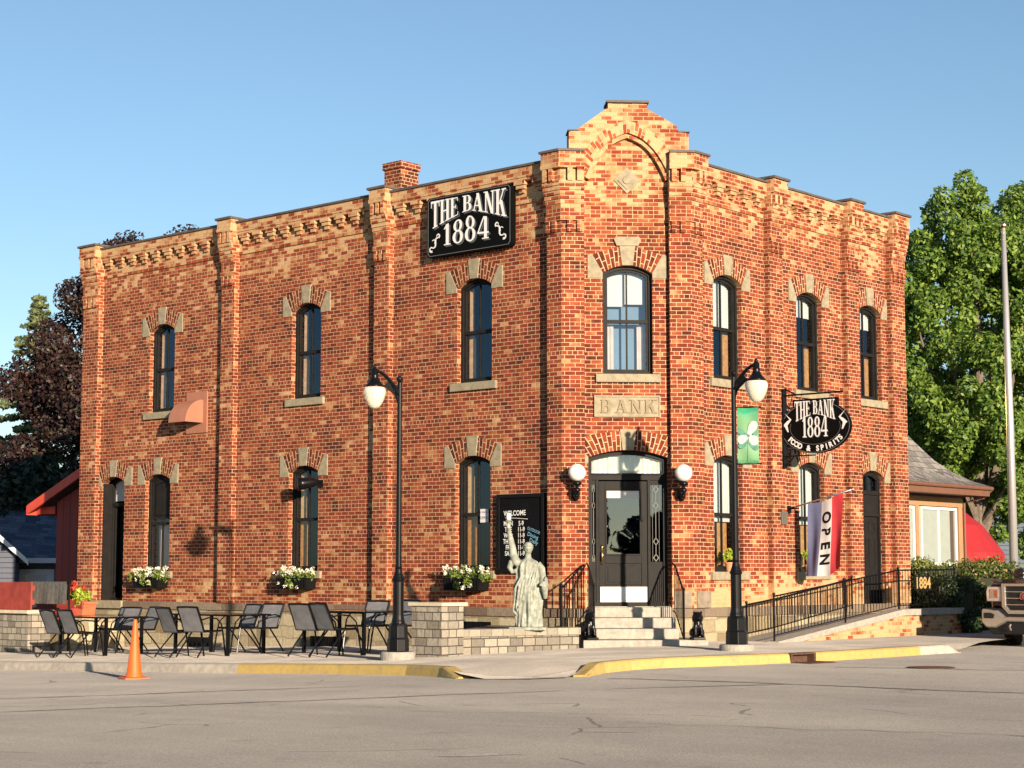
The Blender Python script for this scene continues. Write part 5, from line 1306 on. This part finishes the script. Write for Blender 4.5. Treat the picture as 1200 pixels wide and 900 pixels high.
# left pier, red fence, red steps, mat
def wl(u, w_): return W(FL, u, -w_, 0)
lp = thing('stone_pier', 'pale split-face stone pier at the left edge under the red boards', 'pier', Matrix.Translation(wl(-13.2, 2.2)))
m = MB(); m.box(-14.6, -12.55, -2.3, -1.75, -.9, .42, FL); build('shaft', m, WALLST, lp)
m = MB(); m.box(-14.7, -12.50, -2.36, -1.7, .42, .49, FL); build('cap', m, plain('pier_cap', (.50, .42, .29)), lp, bevel=.008)
REDW = plain('red_boards', (.24, .032, .02), .7, var=.25, scale=5)
m = MB()
for i in range(14): u = -14.9 + i * .165; m.box(u, u + .158, -2.22, -2.18, .50, 1.07 + .004 * math.sin(i * 7), FL)
m.box(-14.9, -12.6, -2.18, -2.12, .6, .7, FL); m.box(-14.9, -12.6, -2.18, -2.12, .9, 1.0, FL)
rf = build('red_fence', m, REDW, None); tag(rf, 'low fence of vertical red boards above the left stone pier', 'fence')
m = MB()
for i in range(5): m.box(-14.0, -13.0 + .17 * i, -1.70 + .14 * i, -1.0, -.6 if i == 0 else -.24 + .19 * i, -.05 + .19 * i, FL)
rs_ = build('red_steps', m, REDW, None, bevel=.008); tag(rs_, 'red painted steps rising behind the left stone pier', 'steps')
m = MB(); n = 12
for i in range(n + 1):
    x = -13.2 + 1.35 * i / n; m.v += [(x, -1.86 - .02 * math.sin(i * 1.3), .62), (x, -1.86, 1.08), (x, -1.80, 1.08), (x, -1.78, .7)]
m.f = [(4 * i + j, 4 * i + 4 + j, 4 * i + 5 + j, 4 * i + 1 + j) for i in range(n) for j in range(3)]
mt = build('doormat', m, plain('grey_mat', (.085, .08, .07), .9, var=.35, scale=14), None, FL, norm=False); tag(mt, 'dark grey mat draped over a rail beside the red fence', 'mat')
m = MB(); m.tube([(-13.3, -1.83, 1.06), (-11.75, -1.83, 1.06)], .02, 6, FL); m.tube([(-13.25, -1.83, 1.06), (-13.25, -1.83, .0)], .02, 6, FL); m.tube([(-11.8, -1.83, 1.06), (-11.8, -1.83, -.4)], .02, 6, FL)
mr = build('mat_rail', m, IRON, None); tag(mr, 'plain dark rail that carries the grey mat', 'rail')

# traffic cone
cz = GR(-5.62, 27.1); F = T(-5.62, 27.1, cz, .5); cn = thing('traffic_cone', 'orange traffic cone standing in the road by the kerb', 'traffic cone', F)
ORG = plain('cone_orange', (.75, .10, .012), .5, var=.06)
m = MB(); m.lathe([(.0, .03), (.135, .03), (.125, .06), (.11, .09), (.028, .86), (.022, .885), (.0, .885)], (0, 0, 0), 24, F); build('cone_body', m, ORG, cn, smooth=True)
m = MB(); m.box(-.185, .185, -.185, .185, 0, .032, F); build('cone_base', m, ORG, cn, bevel=.01)
# storm drain in the kerb
pA, pB = Vector((*edge[r0 + 5], 0)), Vector((*edge[r0 + 6], 0)); tD = (pB - pA).normalized(); FD = frame(pA, tD, GR(pA.x, pA.y)); lD = (pB - pA).length
dr = thing('storm_drain', 'rusty iron storm drain inlet between two yellow kerb sections', 'drain', FD)
RUST = plain('rusty_iron', (.09, .045, .028), .8, .3, var=.5, scale=25, bump=.004)
m = MB(); m.box(.0, lD, -.075, .14, .115, .137); m.box(0, .04, -.075, .14, 0, .115); m.box(lD - .04, lD, -.075, .14, 0, .115); m.box(.04, lD - .04, .06, .10, 0, .115); build('inlet_frame', m, RUST, dr, FD)
m = MB(); m.box(.0, lD, -.45, -.08, 0, .008)
for i in range(9): m.box(lD * (i + .4) / 9, lD * (i + .7) / 9, -.43, -.10, .008, .016)
build('grate', m, RUST, dr, FD)
m = MB(); pm = (5.8, 25.2); F = T(pm[0], pm[1], GR(*pm) + .004); m.lathe([(.0, 0), (.33, 0), (.33, .006), (.0, .006)], (0, 0, 0), 28, F); mh = build('manhole_cover', m, RUST, None); tag(mh, 'round iron manhole cover flush in the road right of the drain', 'manhole cover')
m = MB(); m.ring([(.27 * math.cos(a), .27 * math.sin(a)) for a in [i * PI / 12 for i in range(24)]], [(.30 * math.cos(a), .30 * math.sin(a)) for a in [i * PI / 12 for i in range(24)]], -.010, -.006, F @ Matrix(((1, 0, 0, 0), (0, 0, 1, 0), (0, -1, 0, 0), (0, 0, 0, 1)))); build('raised_ring', m, RUST, mh)

# ------------------------------------------------------------------ annex on the right
an = thing('wooden_annex', 'one-storey brown wooden annex with flared shingle roof and white windows', 'building', FR @ Matrix.Translation((8.7, 1, 0)))
BRW = plain('brown_trim', (.13, .058, .032), .6, var=.12); TANW = plain('tan_board', (.30, .17, .08), .7, var=.1)
m = MB(); m.box(7.43, 11.2, .73, 6, -.4, 2.95, FR); build('wall', m, BRW, an)
m = MB(); m.box(7.43, 11.24, .68, .73, 2.70, 2.90, FR); m.box(11.04, 11.22, .68, .73, .3, 2.70, FR); m.box(9.14, 9.28, .685, .73, .3, 2.70, FR); build('trim', m, TANW, an)
def shingle(name, c1, c2, sc_=1.):
    m = stone_mat(name, c1, c2, .30 * sc_, .13 * sc_, .006, (c1[0] * .4, c1[1] * .4, c1[2] * .4), var=.5, dist=.01, wobble=.01); return m
SH = shingle('grey_shingle', (.11, .105, .10), (.26, .245, .225))
rings = [(0, 3.14), (.3, 3.26), (.6, 3.45), (.9, 3.72), (1.2, 4.12), (1.5, 4.55), (1.9, 5.1), (2.3, 5.5)]
m = MB()
for (d0, h0), (d1, h1) in zip(rings[:-1], rings[1:]):
    for a, b_, c_, d_ in (((7.42, d0), (11.3 - d0, d0), (11.3 - d1, d1), (7.42, d1)), ((11.3 - d0, d0), (11.3 - d0, 7 - d0), (11.3 - d1, 7 - d1), (11.3 - d1, d1)), ((11.3 - d0, 7 - d0), (7.42, 7 - d0), (7.42, 7 - d1), (11.3 - d1, 7 - d1))):
        m.quad((*a, h0), (*b_, h0), (*c_, h1), (*d_, h1), FR)
build('roof', m, SH, an, norm=False)
m = MB(); m.box(7.43, 11.26, .03, .07, 2.93, 3.12, FR); m.box(11.22, 11.26, .07, 6.9, 2.93, 3.12, FR); m.box(7.43, 11.22, .07, .73, 2.95, 2.98, FR); build('fascia', m, BRW, an)
m = MB(); m.tube([(7.43, .0, 3.10), (11.32, .0, 3.10)], .045, 8, FR); m.tube([(11.31, .0, 3.08), (11.28, .2, 2.9), (11.27, .66, 2.8), (11.27, .66, .2)], .03, 8, FR); build('gutter', m, BRW, an)
for u0, u1, nm in ((8.2, 9.08, 1), (9.34, 10.95, 2)):
    m = MB(); z0, z1 = 1.42, 2.68
    m.ring([(u0 + .06, z0 + .06), (u1 - .06, z0 + .06), (u1 - .06, z1 - .06), (u0 + .06, z1 - .06)], [(u0, z0), (u1, z0), (u1, z1), (u0, z1)], -.03, .03, Matrix.Translation((0, .70, 0)))
    if nm == 2: m.box((u0 + u1) / 2 - .03, (u0 + u1) / 2 + .03, .68, .73, z0 + .06, z1 - .06)
    wf = build('window', m, WHITE, an, FR)
    m = MB(); m.quad((u0 + .06, .70, z0 + .06), (u1 - .06, .70, z0 + .06), (u1 - .06, .70, z1 - .06), (u0 + .06, .70, z1 - .06)); build('pane', m, GLASS, wf, FR, norm=False)
    m = MB(); m.box(u0 + .07, u1 - .2 * (nm == 2) - .07, .708, .718, z0 + .06, z1 - .06); build('blind', m, plain('grey_blind', (.50, .48, .42), .9, var=.05), wf, FR)

# red patio umbrella beyond the annex
F = T(9.75, 41.9, 0); um = thing('patio_umbrella', 'red patio umbrella beyond the annex corner', 'umbrella', F)
m = MB(); n = 8; rr_ = [(0.02, 3.05), (.6, 2.78), (1.15, 2.35), (1.62, 1.72)]
for r, z in rr_:
    for j in range(n * 4):
        a = 2 * PI * j / (n * 4); k = 1 - .05 * (1 - abs(math.cos(a * n / 2))); m.v.append((r * k * math.cos(a), r * k * math.sin(a), z - .0))
nn = n * 4; m.f = [(i * nn + j, i * nn + (j + 1) % nn, (i + 1) * nn + (j + 1) % nn, (i + 1) * nn + j) for i in range(3) for j in range(nn)]
for j in range(nn): a = 2 * PI * j / nn; m.v.append((1.63 * math.cos(a), 1.63 * math.sin(a), 1.50))
m.f += [(3 * nn + j, 3 * nn + (j + 1) % nn, 4 * nn + (j + 1) % nn, 4 * nn + j) for j in range(nn)]
build('canopy', m, plain('red_canvas', (.27, .006, .010), .8, var=.1), um, F, norm=True)
m = MB(); m.tube([(0, 0, 0), (0, 0, 3.05)], .025, 8); build('pole', m, METAL, um, F)

# hedges
def hedge(F, L_, Dp, H, n, size, mat, label, seed, name='hedge'):
    t = thing(name, label, 'hedge', F); rs2 = random.Random(seed)
    cs = [(rs2.uniform(-L_ / 2, L_ / 2), rs2.uniform(-Dp / 2, Dp / 2), rs2.uniform(.12, H - .12), rs2.uniform(.14, .24)) for i in range(int(60 * L_ * Dp * H) + 40)]
    build_leaves('foliage', leaves(cs, n, size, seed), mat, t, F)
    m = MB()
    for i in range(int(4 * L_) + 2): x = rs2.uniform(-L_ / 2, L_ / 2); m.tube([(x, 0, -.1), (x + rs2.uniform(-.1, .1), rs2.uniform(-.1, .1), H * .75)], [.03, .012], 5, F)
    m.box(-L_ / 2 + .12, L_ / 2 - .12, -Dp / 2 + .12, Dp / 2 - .12, -.1, H - .2, F); build('stems', m, plain('hedge_core', (.02, .022, .012), .95), t)
    return t
g0 = GR(9, 36)
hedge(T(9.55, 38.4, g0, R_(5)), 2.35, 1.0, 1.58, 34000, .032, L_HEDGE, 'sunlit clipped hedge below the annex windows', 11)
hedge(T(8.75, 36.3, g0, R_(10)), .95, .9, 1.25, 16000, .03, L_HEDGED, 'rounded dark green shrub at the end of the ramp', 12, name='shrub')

# pickup truck
def truck():
    FT = frame(Vector((8.50, 32.75, 0)), Vector((.65, -.76, 0)).normalized(), GR(9, 32))       # x across the front to the right, y back, z up
    t = thing('pickup_truck', 'dark bronze pickup truck with chrome grille at the right edge', 'pickup truck', FT)
    PAINT = plain('bronze_paint', (.016, .008, .006), .15, .2, var=.05, coat=1.); CHR = plain('chrome', (.50, .47, .43), .2, .75, var=.03); BK = plain('grille_black', (.01, .01, .01), .5); TY = plain('tyre', (.02, .02, .02), .85)
    Wd = 2.0
    def prof(name, pts, x0, x1, mat, inset=0, bev=.04):
        m = MB(); n = len(pts); cr = lambda y: .11 * max(0, .3 - y) / .3; m.v = [(x0 + cr(y), y, z) for y, z in pts] + [(x1 - cr(y), y, z) for y, z in pts]
        m.f = [tuple(range(n)), tuple(range(2 * n - 1, n - 1, -1))] + [(i, i + n, (i + 1) % n + n, (i + 1) % n) for i in range(n)]
        return build(name, m, mat, t, FT, bevel=bev)
    prof('body', [(.16, .62), (.10, .85), (.10, 1.08), (.24, 1.20), (1.3, 1.27), (1.35, .55), (3.3, .5), (3.35, 1.28), (5.6, 1.28), (5.6, .55), (4.95, .55), (4.8, .92), (4.3, .92), (4.1, .55), (1.25, .45), (1.2, .80), (.45, .80), (.32, .55)], .02, Wd - .02, PAINT)
    prof('cabin', [(1.2, 1.20), (1.95, 1.86), (3.2, 1.88), (3.4, 1.25)], .14, Wd - .14, PAINT)
    m = MB(); m.add([(.2, 1.27, 1.285), (Wd - .2, 1.27, 1.285), (Wd - .26, 1.90, 1.835), (.26, 1.90, 1.835)], [(0, 1, 2, 3)]); build('windscreen', m, plain('tinted_glass', (.06, .08, .09), .05, var=.02, coat=1.), t, FT, norm=False)
    # grille
    gx0, gx1 = .40, 1.60
    m = MB(); m.prism([(gx0, .72), (gx0 + .12, .62), (gx1 - .12, .62), (gx1, .72), (gx1, 1.08), (gx0, 1.08)], .06, .09); gr = build('grille', m, BK, t, FT)
    o = [(gx0 - .03, .71), (gx0 + .10, .58), (gx1 - .10, .58), (gx1 + .03, .71), (gx1 + .03, 1.12), (gx0 - .03, 1.12)]; i_ = [(gx0 + .05, .73), (gx0 + .14, .65), (gx1 - .14, .65), (gx1 - .05, .73), (gx1 - .05, 1.07), (gx0 + .05, 1.07)]
    m = MB(); m.ring(i_, o, .03, .085); build('grille_surround', m, CHR, gr, FT, bevel=.01)
    m = MB()
    for z in (.735, .85, .965): m.box(gx0 + .06, gx1 - .06, .045, .07, z, z + .018)
    build('grille_bar', m, CHR, gr, FT, bevel=.006)
    m = MB(); put_text(m, 'GMC', .17, (gx0 + gx1) / 2, .885, bold=.008, sx=1.25, y=.030); n0 = len(m.v); m.add([(x, y + .02, z) for x, y, z in m.v], []); build('emblem', m, plain('emblem_red', (.25, .01, .012), .3, var=.02), gr, FT, norm=False)
    m = MB(); put_text(m, 'GMC', .17, (gx0 + gx1) / 2, .885, bold=.020, sx=1.25, y=.034); build('emblem_rim', m, CHR, gr, FT, norm=False)
    for s in (0, 1):
        fx = (lambda x: x) if s == 0 else (lambda x: Wd - x)
        def pr(pts, y0, y1): 
            p = [(fx(x), z) for x, z in pts]; m = MB(); m.prism(p if s == 0 else p[::-1], y0, y1); return m
        hl = build('headlight', pr([(.04, .80), (.35, .80), (.35, 1.06), (.06, 1.06), (.03, .98)], .055, .2), plain('headlight_lens', (.55, .48, .45), .1, .3, var=.2, scale=12, coat=1.), t, FT, bevel=.015)
        build('lamp_insert', pr([(.12, .86), (.30, .86), (.30, 1.02), (.12, 1.02)], .045, .056), CHR, hl, FT, bevel=.01)
        build('lamp_amber', pr([(.22, .88), (.28, .88), (.28, 1.0), (.22, 1.0)], .038, .046), plain('amber_lens', (.30, .08, .04), .2), hl, FT)
        bp = build('bumper_corner', pr([(.0, .42), (.10, .33), (.28, .33), (.52, .44), (Wd / 2, .44), (Wd / 2, .53), (.45, .53), (.30, .64), (.0, .67)], -.06, .25), CHR, t, FT, bevel=.03)
        build('fog_lamp', pr([(.06, .50), (.26, .50), (.28, .57), (.20, .60), (.06, .60)], -.075, -.05), BK, bp, FT, bevel=.01)
        m = MB(); M = FT @ Matrix.Translation((fx(.17), .85, .40)) @ Matrix.Rotation(PI / 2, 4, 'Y')
        m.lathe([(.0, -.13), (.30, -.13), (.385, -.11), (.40, -.05), (.40, .05), (.385, .11), (.30, .13), (.0, .13)], (0, 0, 0), 28, M); wh = build('wheel', m, TY, t, smooth=False)
        m = MB(); m.lathe([(.0, -.14), (.24, -.14), (.25, -.10), (.0, -.10)], (0, 0, 0), 18, M); m.lathe([(.0, .14), (.24, .14), (.25, .10), (.0, .10)], (0, 0, 0), 18, M); build('rim', m, CHR, wh)
        m = MB(); M = FT @ Matrix.Translation((fx(.17), 4.55, .40)) @ Matrix.Rotation(PI / 2, 4, 'Y'); m.lathe([(.0, -.13), (.30, -.13), (.385, -.11), (.40, -.05), (.40, .05), (.385, .11), (.30, .13), (.0, .13)], (0, 0, 0), 28, M); build('wheel', m, TY, t)
        m = MB(); M = FT @ Matrix.Translation((fx(-.06), 1.25, 1.30)); m.ell((0, 0, 0), (.13, .07, .10), M=M); m.box(-.02, .2, -.02, .02, -.08, -.04, FT @ Matrix.Translation((fx(-.06) - (.2 if s else 0), 1.25, 1.30))); build('mirror', m, PAINT, t, smooth=True)
    m = MB(); m.prism([(.10, .33), (.28, .33), (.52, .44), (Wd - .52, .44), (Wd - .28, .33), (Wd - .10, .33), (Wd - .2, .22), (.2, .22)], -.03, .3); m.box(.04, Wd - .04, .04, .2, .50, .68); build('lower_bumper', m, BK, t, FT, bevel=.02)
    m = MB()
    for x in (.62, Wd - .62): m.tube([(x, -.07, .40), (x, -.11, .36), (x, -.07, .30)], .016, 6)
    build('tow_hook', m, CHR, t, FT)
truck()

# flagpole
F = T(12.2, 44, 0); fp = thing('flagpole', 'tall bare aluminium flagpole in front of the right trees', 'flagpole', F)
m = MB(); m.tube([(0, 0, -.2), (0, 0, 5), (-.02, 0, 9.75)], [.11, .095, .05], 16, F); build('mast', m, plain('aluminium', (.42, .41, .40), .4, .5, var=.05), fp, smooth=True)
m = MB(); m.ell((-.02, 0, 9.83), .09, M=F); m.tube([(-.09, -.03, 9.7), (-.10, -.05, 5), (-.12, -.1, 1.2)], .006, 5, F); build('finial', m, BRASS, fp, smooth=True)

# ------------------------------------------------------------------ trees and houses
def tree(name, label, x, y, trunk_h, r, blobs, n, size, mat, seed, squash=1., grp=None, limbs=12, cat='tree'):
    z = GR(x, y); F = T(x, y, z); t = thing(name, label, cat, F, grp); rs2 = random.Random(seed)
    m = MB(); top = max(b[2] for b in blobs)
    m.tube([(0, 0, -.2), (.03, 0, trunk_h * .5), (-.05, .04, trunk_h), (.05, 0, (trunk_h + top) / 2), (0, 0, top)], [r * 1.3, r, r * .85, r * .5, r * .15], 10, F)
    for i in range(limbs):
        b = blobs[int(i * len(blobs) / limbs)]; z0 = trunk_h * rs2.uniform(.7, 1.2); m.tube([(0, 0, z0), (b[0] * .4, b[1] * .4, z0 + (b[2] - z0) * .35), (b[0] * .95, b[1] * .95, b[2])], [r * .5, r * .3, r * .08], 6, F)
    build('trunk', m, BARK, t)
    build_leaves('crown', leaves(blobs, n, size, seed, squash), mat, t, F)
def blobs(cx, cz, rx, rz, ry, k, br, seed, taper=0.):
    rs2 = random.Random(seed); out = []
    while len(out) < k:
        a, b, c = (rs2.uniform(-1, 1) for _ in range(3))
        q = a * a + b * b + c * c
        if q > 1 or q < .12: continue
        s = 1 - taper * (c + 1) / 2
        out.append((cx + a * rx * s, b * ry * s, cz + c * rz, br * rs2.uniform(.55, 1.15)))
    return out
tree('maple_tree', 'tall bright green maple right of the building, behind the flagpole', 13.0, 50, 2.6, .22, blobs(-.05, 7.3, 2.65, 5.3, 2.4, 230, .46, 21, .08), 90000, .07, L_MAPLE, 21, grp='green trees right of the building')
tree('maple_tree', 'green maple at the right edge, beyond the nearest one', 16.9, 57, 3, .25, blobs(0, 8.0, 3.1, 6.2, 2.5, 200, .55, 22, .10), 70000, .08, L_MAPLE, 22, grp='green trees right of the building')
tree('maple_tree', 'lower green tree filling in behind the annex roof', 11.6, 62, 2, .2, blobs(1.2, 5.6, 3.4, 4.2, 2.0, 60, .7, 23, .2), 22000, .11, L_MAPLE, 23, grp='green trees right of the building')
tree('purple_maple', 'dark purple leaved maple showing left of and above the building', -11.2, 58, 2.5, .35, blobs(-.2, 7.6, 5.8, 5.35, 3.4, 180, .8, 31, .26), 120000, .075, L_PURPLE, 31)
def spruce(x, y, H, rb, seed, label, mat, n=16000):
    z = GR(x, y); F = T(x, y, z); t = thing('spruce_tree', label, 'tree', F, 'spruces behind the left house'); rs2 = random.Random(seed)
    m = MB(); m.tube([(0, 0, -.2), (0, 0, H)], [.25, .03], 8, F); bl = []
    for i in range(46):
        h = H * (.08 + .9 * i / 45); L_ = rb * (1 - h / H) ** .8 * rs2.uniform(.8, 1.15)
        for k in range(5):
            a = rs2.uniform(0, 2 * PI); e = (L_ * math.cos(a), L_ * math.sin(a), h - L_ * .12)
            if i % 3 == 0: m.tube([(0, 0, h + .1), e], [.04, .01], 4, F)
            for q in (.35, .65, .95): bl.append((e[0] * q, e[1] * q, h + .05 - L_ * .12 * q, .16 + .16 * (1 - h / H)))
    build('trunk', m, BARK, t); build_leaves('crown', leaves(bl, n, .10, seed, .6, .1), mat, t, F)
spruce(-19.9, 75, 13.7, 3.6, 41, 'pale green spruce peaking left of the purple maple', L_SPRUCE, 34000)
spruce(-22.6, 74, 11.8, 3.0, 42, 'spruce cut by the left edge of the picture', L_SPRUCE, 34000)
tree('evergreen_tree', 'dark evergreen mass between the blue-grey house and the building', -15.6, 55, 1.2, .3, blobs(.4, 2.8, 3.4, 2.3, 2.0, 90, .8, 51, .1), 26000, .12, L_DARK, 51, grp='dark evergreens on the left')
tree('evergreen_tree', 'dark evergreen rising behind the ridge of the blue-grey house', -19.5, 60, 1.2, .3, blobs(0, 3.2, 3.4, 2.6, 2.0, 90, .8, 52, .1), 22000, .13, L_DARK, 52, grp='dark evergreens on the left')

SIDE = stone_mat('blue_siding', (.09, .10, .125), (.10, .11, .14), 40, .14, .008, (.02, .025, .03), var=.2, wobble=0)
ROOFB = shingle('blue_shingle', (.05, .07, .11), (.12, .15, .21), 1.4)
WTR = plain('white_trim', (.55, .58, .62), .6, var=.04)
hz = GR(-14, 50); FH = T(-15.6, 50.5, hz, R_(12))
hs_ = thing('grey_house', 'blue-grey sided house with dark blue shingle roof at the left edge', 'house', FH)
m = MB(); m.box(-7, 2.9, 0, 7, -.3, 2.45, FH); build('wall', m, SIDE, hs_)
m = MB(); m.add([(-7.3, -.35, 2.32), (3.2, -.35, 2.32), (3.2, 3.5, 4.15), (-7.3, 3.5, 4.15), (3.2, 7.35, 2.32), (-7.3, 7.35, 2.32)], [(0, 1, 2, 3), (3, 2, 4, 5)], FH); m.add([(2.9, 0, 2.3), (2.9, 7, 2.3), (2.9, 3.5, 4.0)], [(0, 1, 2)], FH); build('roof', m, ROOFB, hs_, norm=False)
m = MB(); m.box(-7.3, 3.2, -.39, -.35, 2.22, 2.36, FH); build('eave_board', m, WTR, hs_)
FW = FH @ Matrix.Translation((.9, 0, 0))
m = MB(); m.prism([(-4.2, -.3), (.9, -.3), (.9, 2.4), (-1.65, 4.6), (-4.2, 2.4)], -1.8, .2, FW); gbh = build('gable_wing', m, SIDE, hs_)
m = MB(); m.add([(-4.5, -2.1, 2.25), (-1.65, -2.1, 4.75), (-1.65, 2.5, 4.75), (-4.5, 2.5, 2.25), (1.2, -2.1, 2.25), (1.2, 2.5, 2.25)], [(0, 1, 2, 3), (1, 4, 5, 2)], FW); build('wing_roof', m, ROOFB, gbh, norm=False)
m = MB(); m.prism([(-4.55, 2.15), (-1.65, 4.68), (1.25, 2.15), (1.25, 2.30), (-1.65, 4.84), (-4.55, 2.30)], -2.14, -2.1, FW); build('bargeboard', m, WTR, gbh)
m = MB(); m.box(1.75, 2.75, -.05, 0, .2, 2.05, FH); hd = build('door', m, WTR, hs_); m = MB(); m.box(1.95, 2.55, -.065, -.05, 1.1, 1.9, FH); build('pane', m, plain('door_pane', (.25, .33, .42), .2), hd)
# red shed behind the building's left end
sh = thing('red_shed', 'dark red boarded shed with bright red roof edge behind the building', 'shed', FL @ Matrix.Translation((-16, 1.2, 0)))
def red_board():
    m, nt, b = newmat('shed_boards'); uv = N(nt, 'ShaderNodeUVMap'); wv = N(nt, 'ShaderNodeTexBrick'); wv.offset = 0; wv.inputs['Scale'].default_value = 1; wv.inputs['Brick Width'].default_value = .3; wv.inputs['Row Height'].default_value = 40; wv.inputs['Mortar Size'].default_value = .012
    wv.inputs['Color1'].default_value = (.17, .022, .018, 1); wv.inputs['Color2'].default_value = (.24, .032, .025, 1); wv.inputs['Mortar'].default_value = (.05, .01, .008, 1)
    nt.links.new(uv.outputs[0], wv.inputs['Vector']); nt.links.new(wv.outputs['Color'], b.inputs['Base Color']); b.inputs['Roughness'].default_value = .8; return m
m = MB(); m.prism([(-18.2, -.8), (-14.02, -.8), (-14.02, 4.6), (-18.2, 3.0)], 2.2, 5.5, FL); build('wall', m, red_board(), sh)
m = MB(); m.prism([(-19.0, 2.82), (-13.99, 4.77), (-13.99, 4.87), (-19.0, 2.92)], 1.96, 5.7, FL); build('roof', m, plain('shed_roof', (.10, .06, .05), .9), sh)
m = MB(); m.prism([(-19.05, 2.72), (-13.98, 4.69), (-13.98, 4.92), (-19.05, 2.95)], 1.90, 1.955, FL); m.box(-19.09, -19.03, 1.9, 5.7, 2.70, 2.93, FL); m.box(-19.03, -18.25, 2.16, 2.19, 2.72, 2.9, FL); build('fascia', m, plain('bright_red', (.50, .055, .03), .6, var=.1), sh)
# blue-grey house behind the right tree
F = T(20.0, 64, GR(20, 64), R_(-15)); hb = thing('blue_house', 'blue-grey sided house glimpsed behind the right maple', 'house', F)
m = MB(); m.prism([(-4, -.3), (4.5, -.3), (4.5, 3.4), (.25, 5.6), (-4, 3.4)], 0, 7, F); build('wall', m, stone_mat('slate_siding', (.11, .14, .18), (.12, .15, .19), 40, .16, .01, (.05, .06, .08), var=.1, wobble=0), hb)
m = MB(); m.add([(-4.4, -.3, 3.25), (.25, -.3, 5.75), (.25, 7.3, 5.75), (-4.4, 7.3, 3.25), (4.9, -.3, 3.25), (4.9, 7.3, 3.25)], [(0, 1, 2, 3), (1, 4, 5, 2)], F); build('roof', m, SH, hb, norm=False)
m = MB(); m.box(1.2, 2.2, -.05, 0, .9, 2.4, F); build('window', m, WTR, hb)
# trees over the street, seen only mirrored in the door glass
t0 = None
for i, (x, y) in enumerate([(-14, -38), (-8.5, -36), (-3.5, -39), (1.5, -37), (6, -40), (11.5, -37), (17, -39), (-21, -40)]):
    if t0 is None:
        tree('street_tree', 'round green tree over the street, mirrored in the door glass', x, y, 1.6, .16, blobs(0, 3.6, 2.9, 1.9, 2.0, 40, .8, 71), 5000, .2, L_DARK, 71, grp='trees over the street'); t0 = [o for o in col.objects if o.name.startswith('street_tree')][0]
    else: dup(t0, T(x, y, GR(x, y), i * 1.1, .85 + .1 * (i % 3)), 'round green tree over the street, mirrored in the door glass')
# grass strips beyond the pavements
GRS = plain('grass', (.05, .085, .025), .95, var=.4, scale=3, bump=.02)
def grass(pts):
    m = MB(); m.v = [(x, y, GR(x, y) + .03) for x, y in pts]; m.f = [tuple(range(len(pts)))]; return struct('lawn', m, GRS, norm=False)
grass([(8.6, 36.9), (14, 36.4), (30, 42), (30, 90), (6, 90), (9.5, 40)])
grass([(-14, 44.5), (-12.2, 45.5), (-8, 55), (-8, 90), (-60, 90), (-60, 52)])
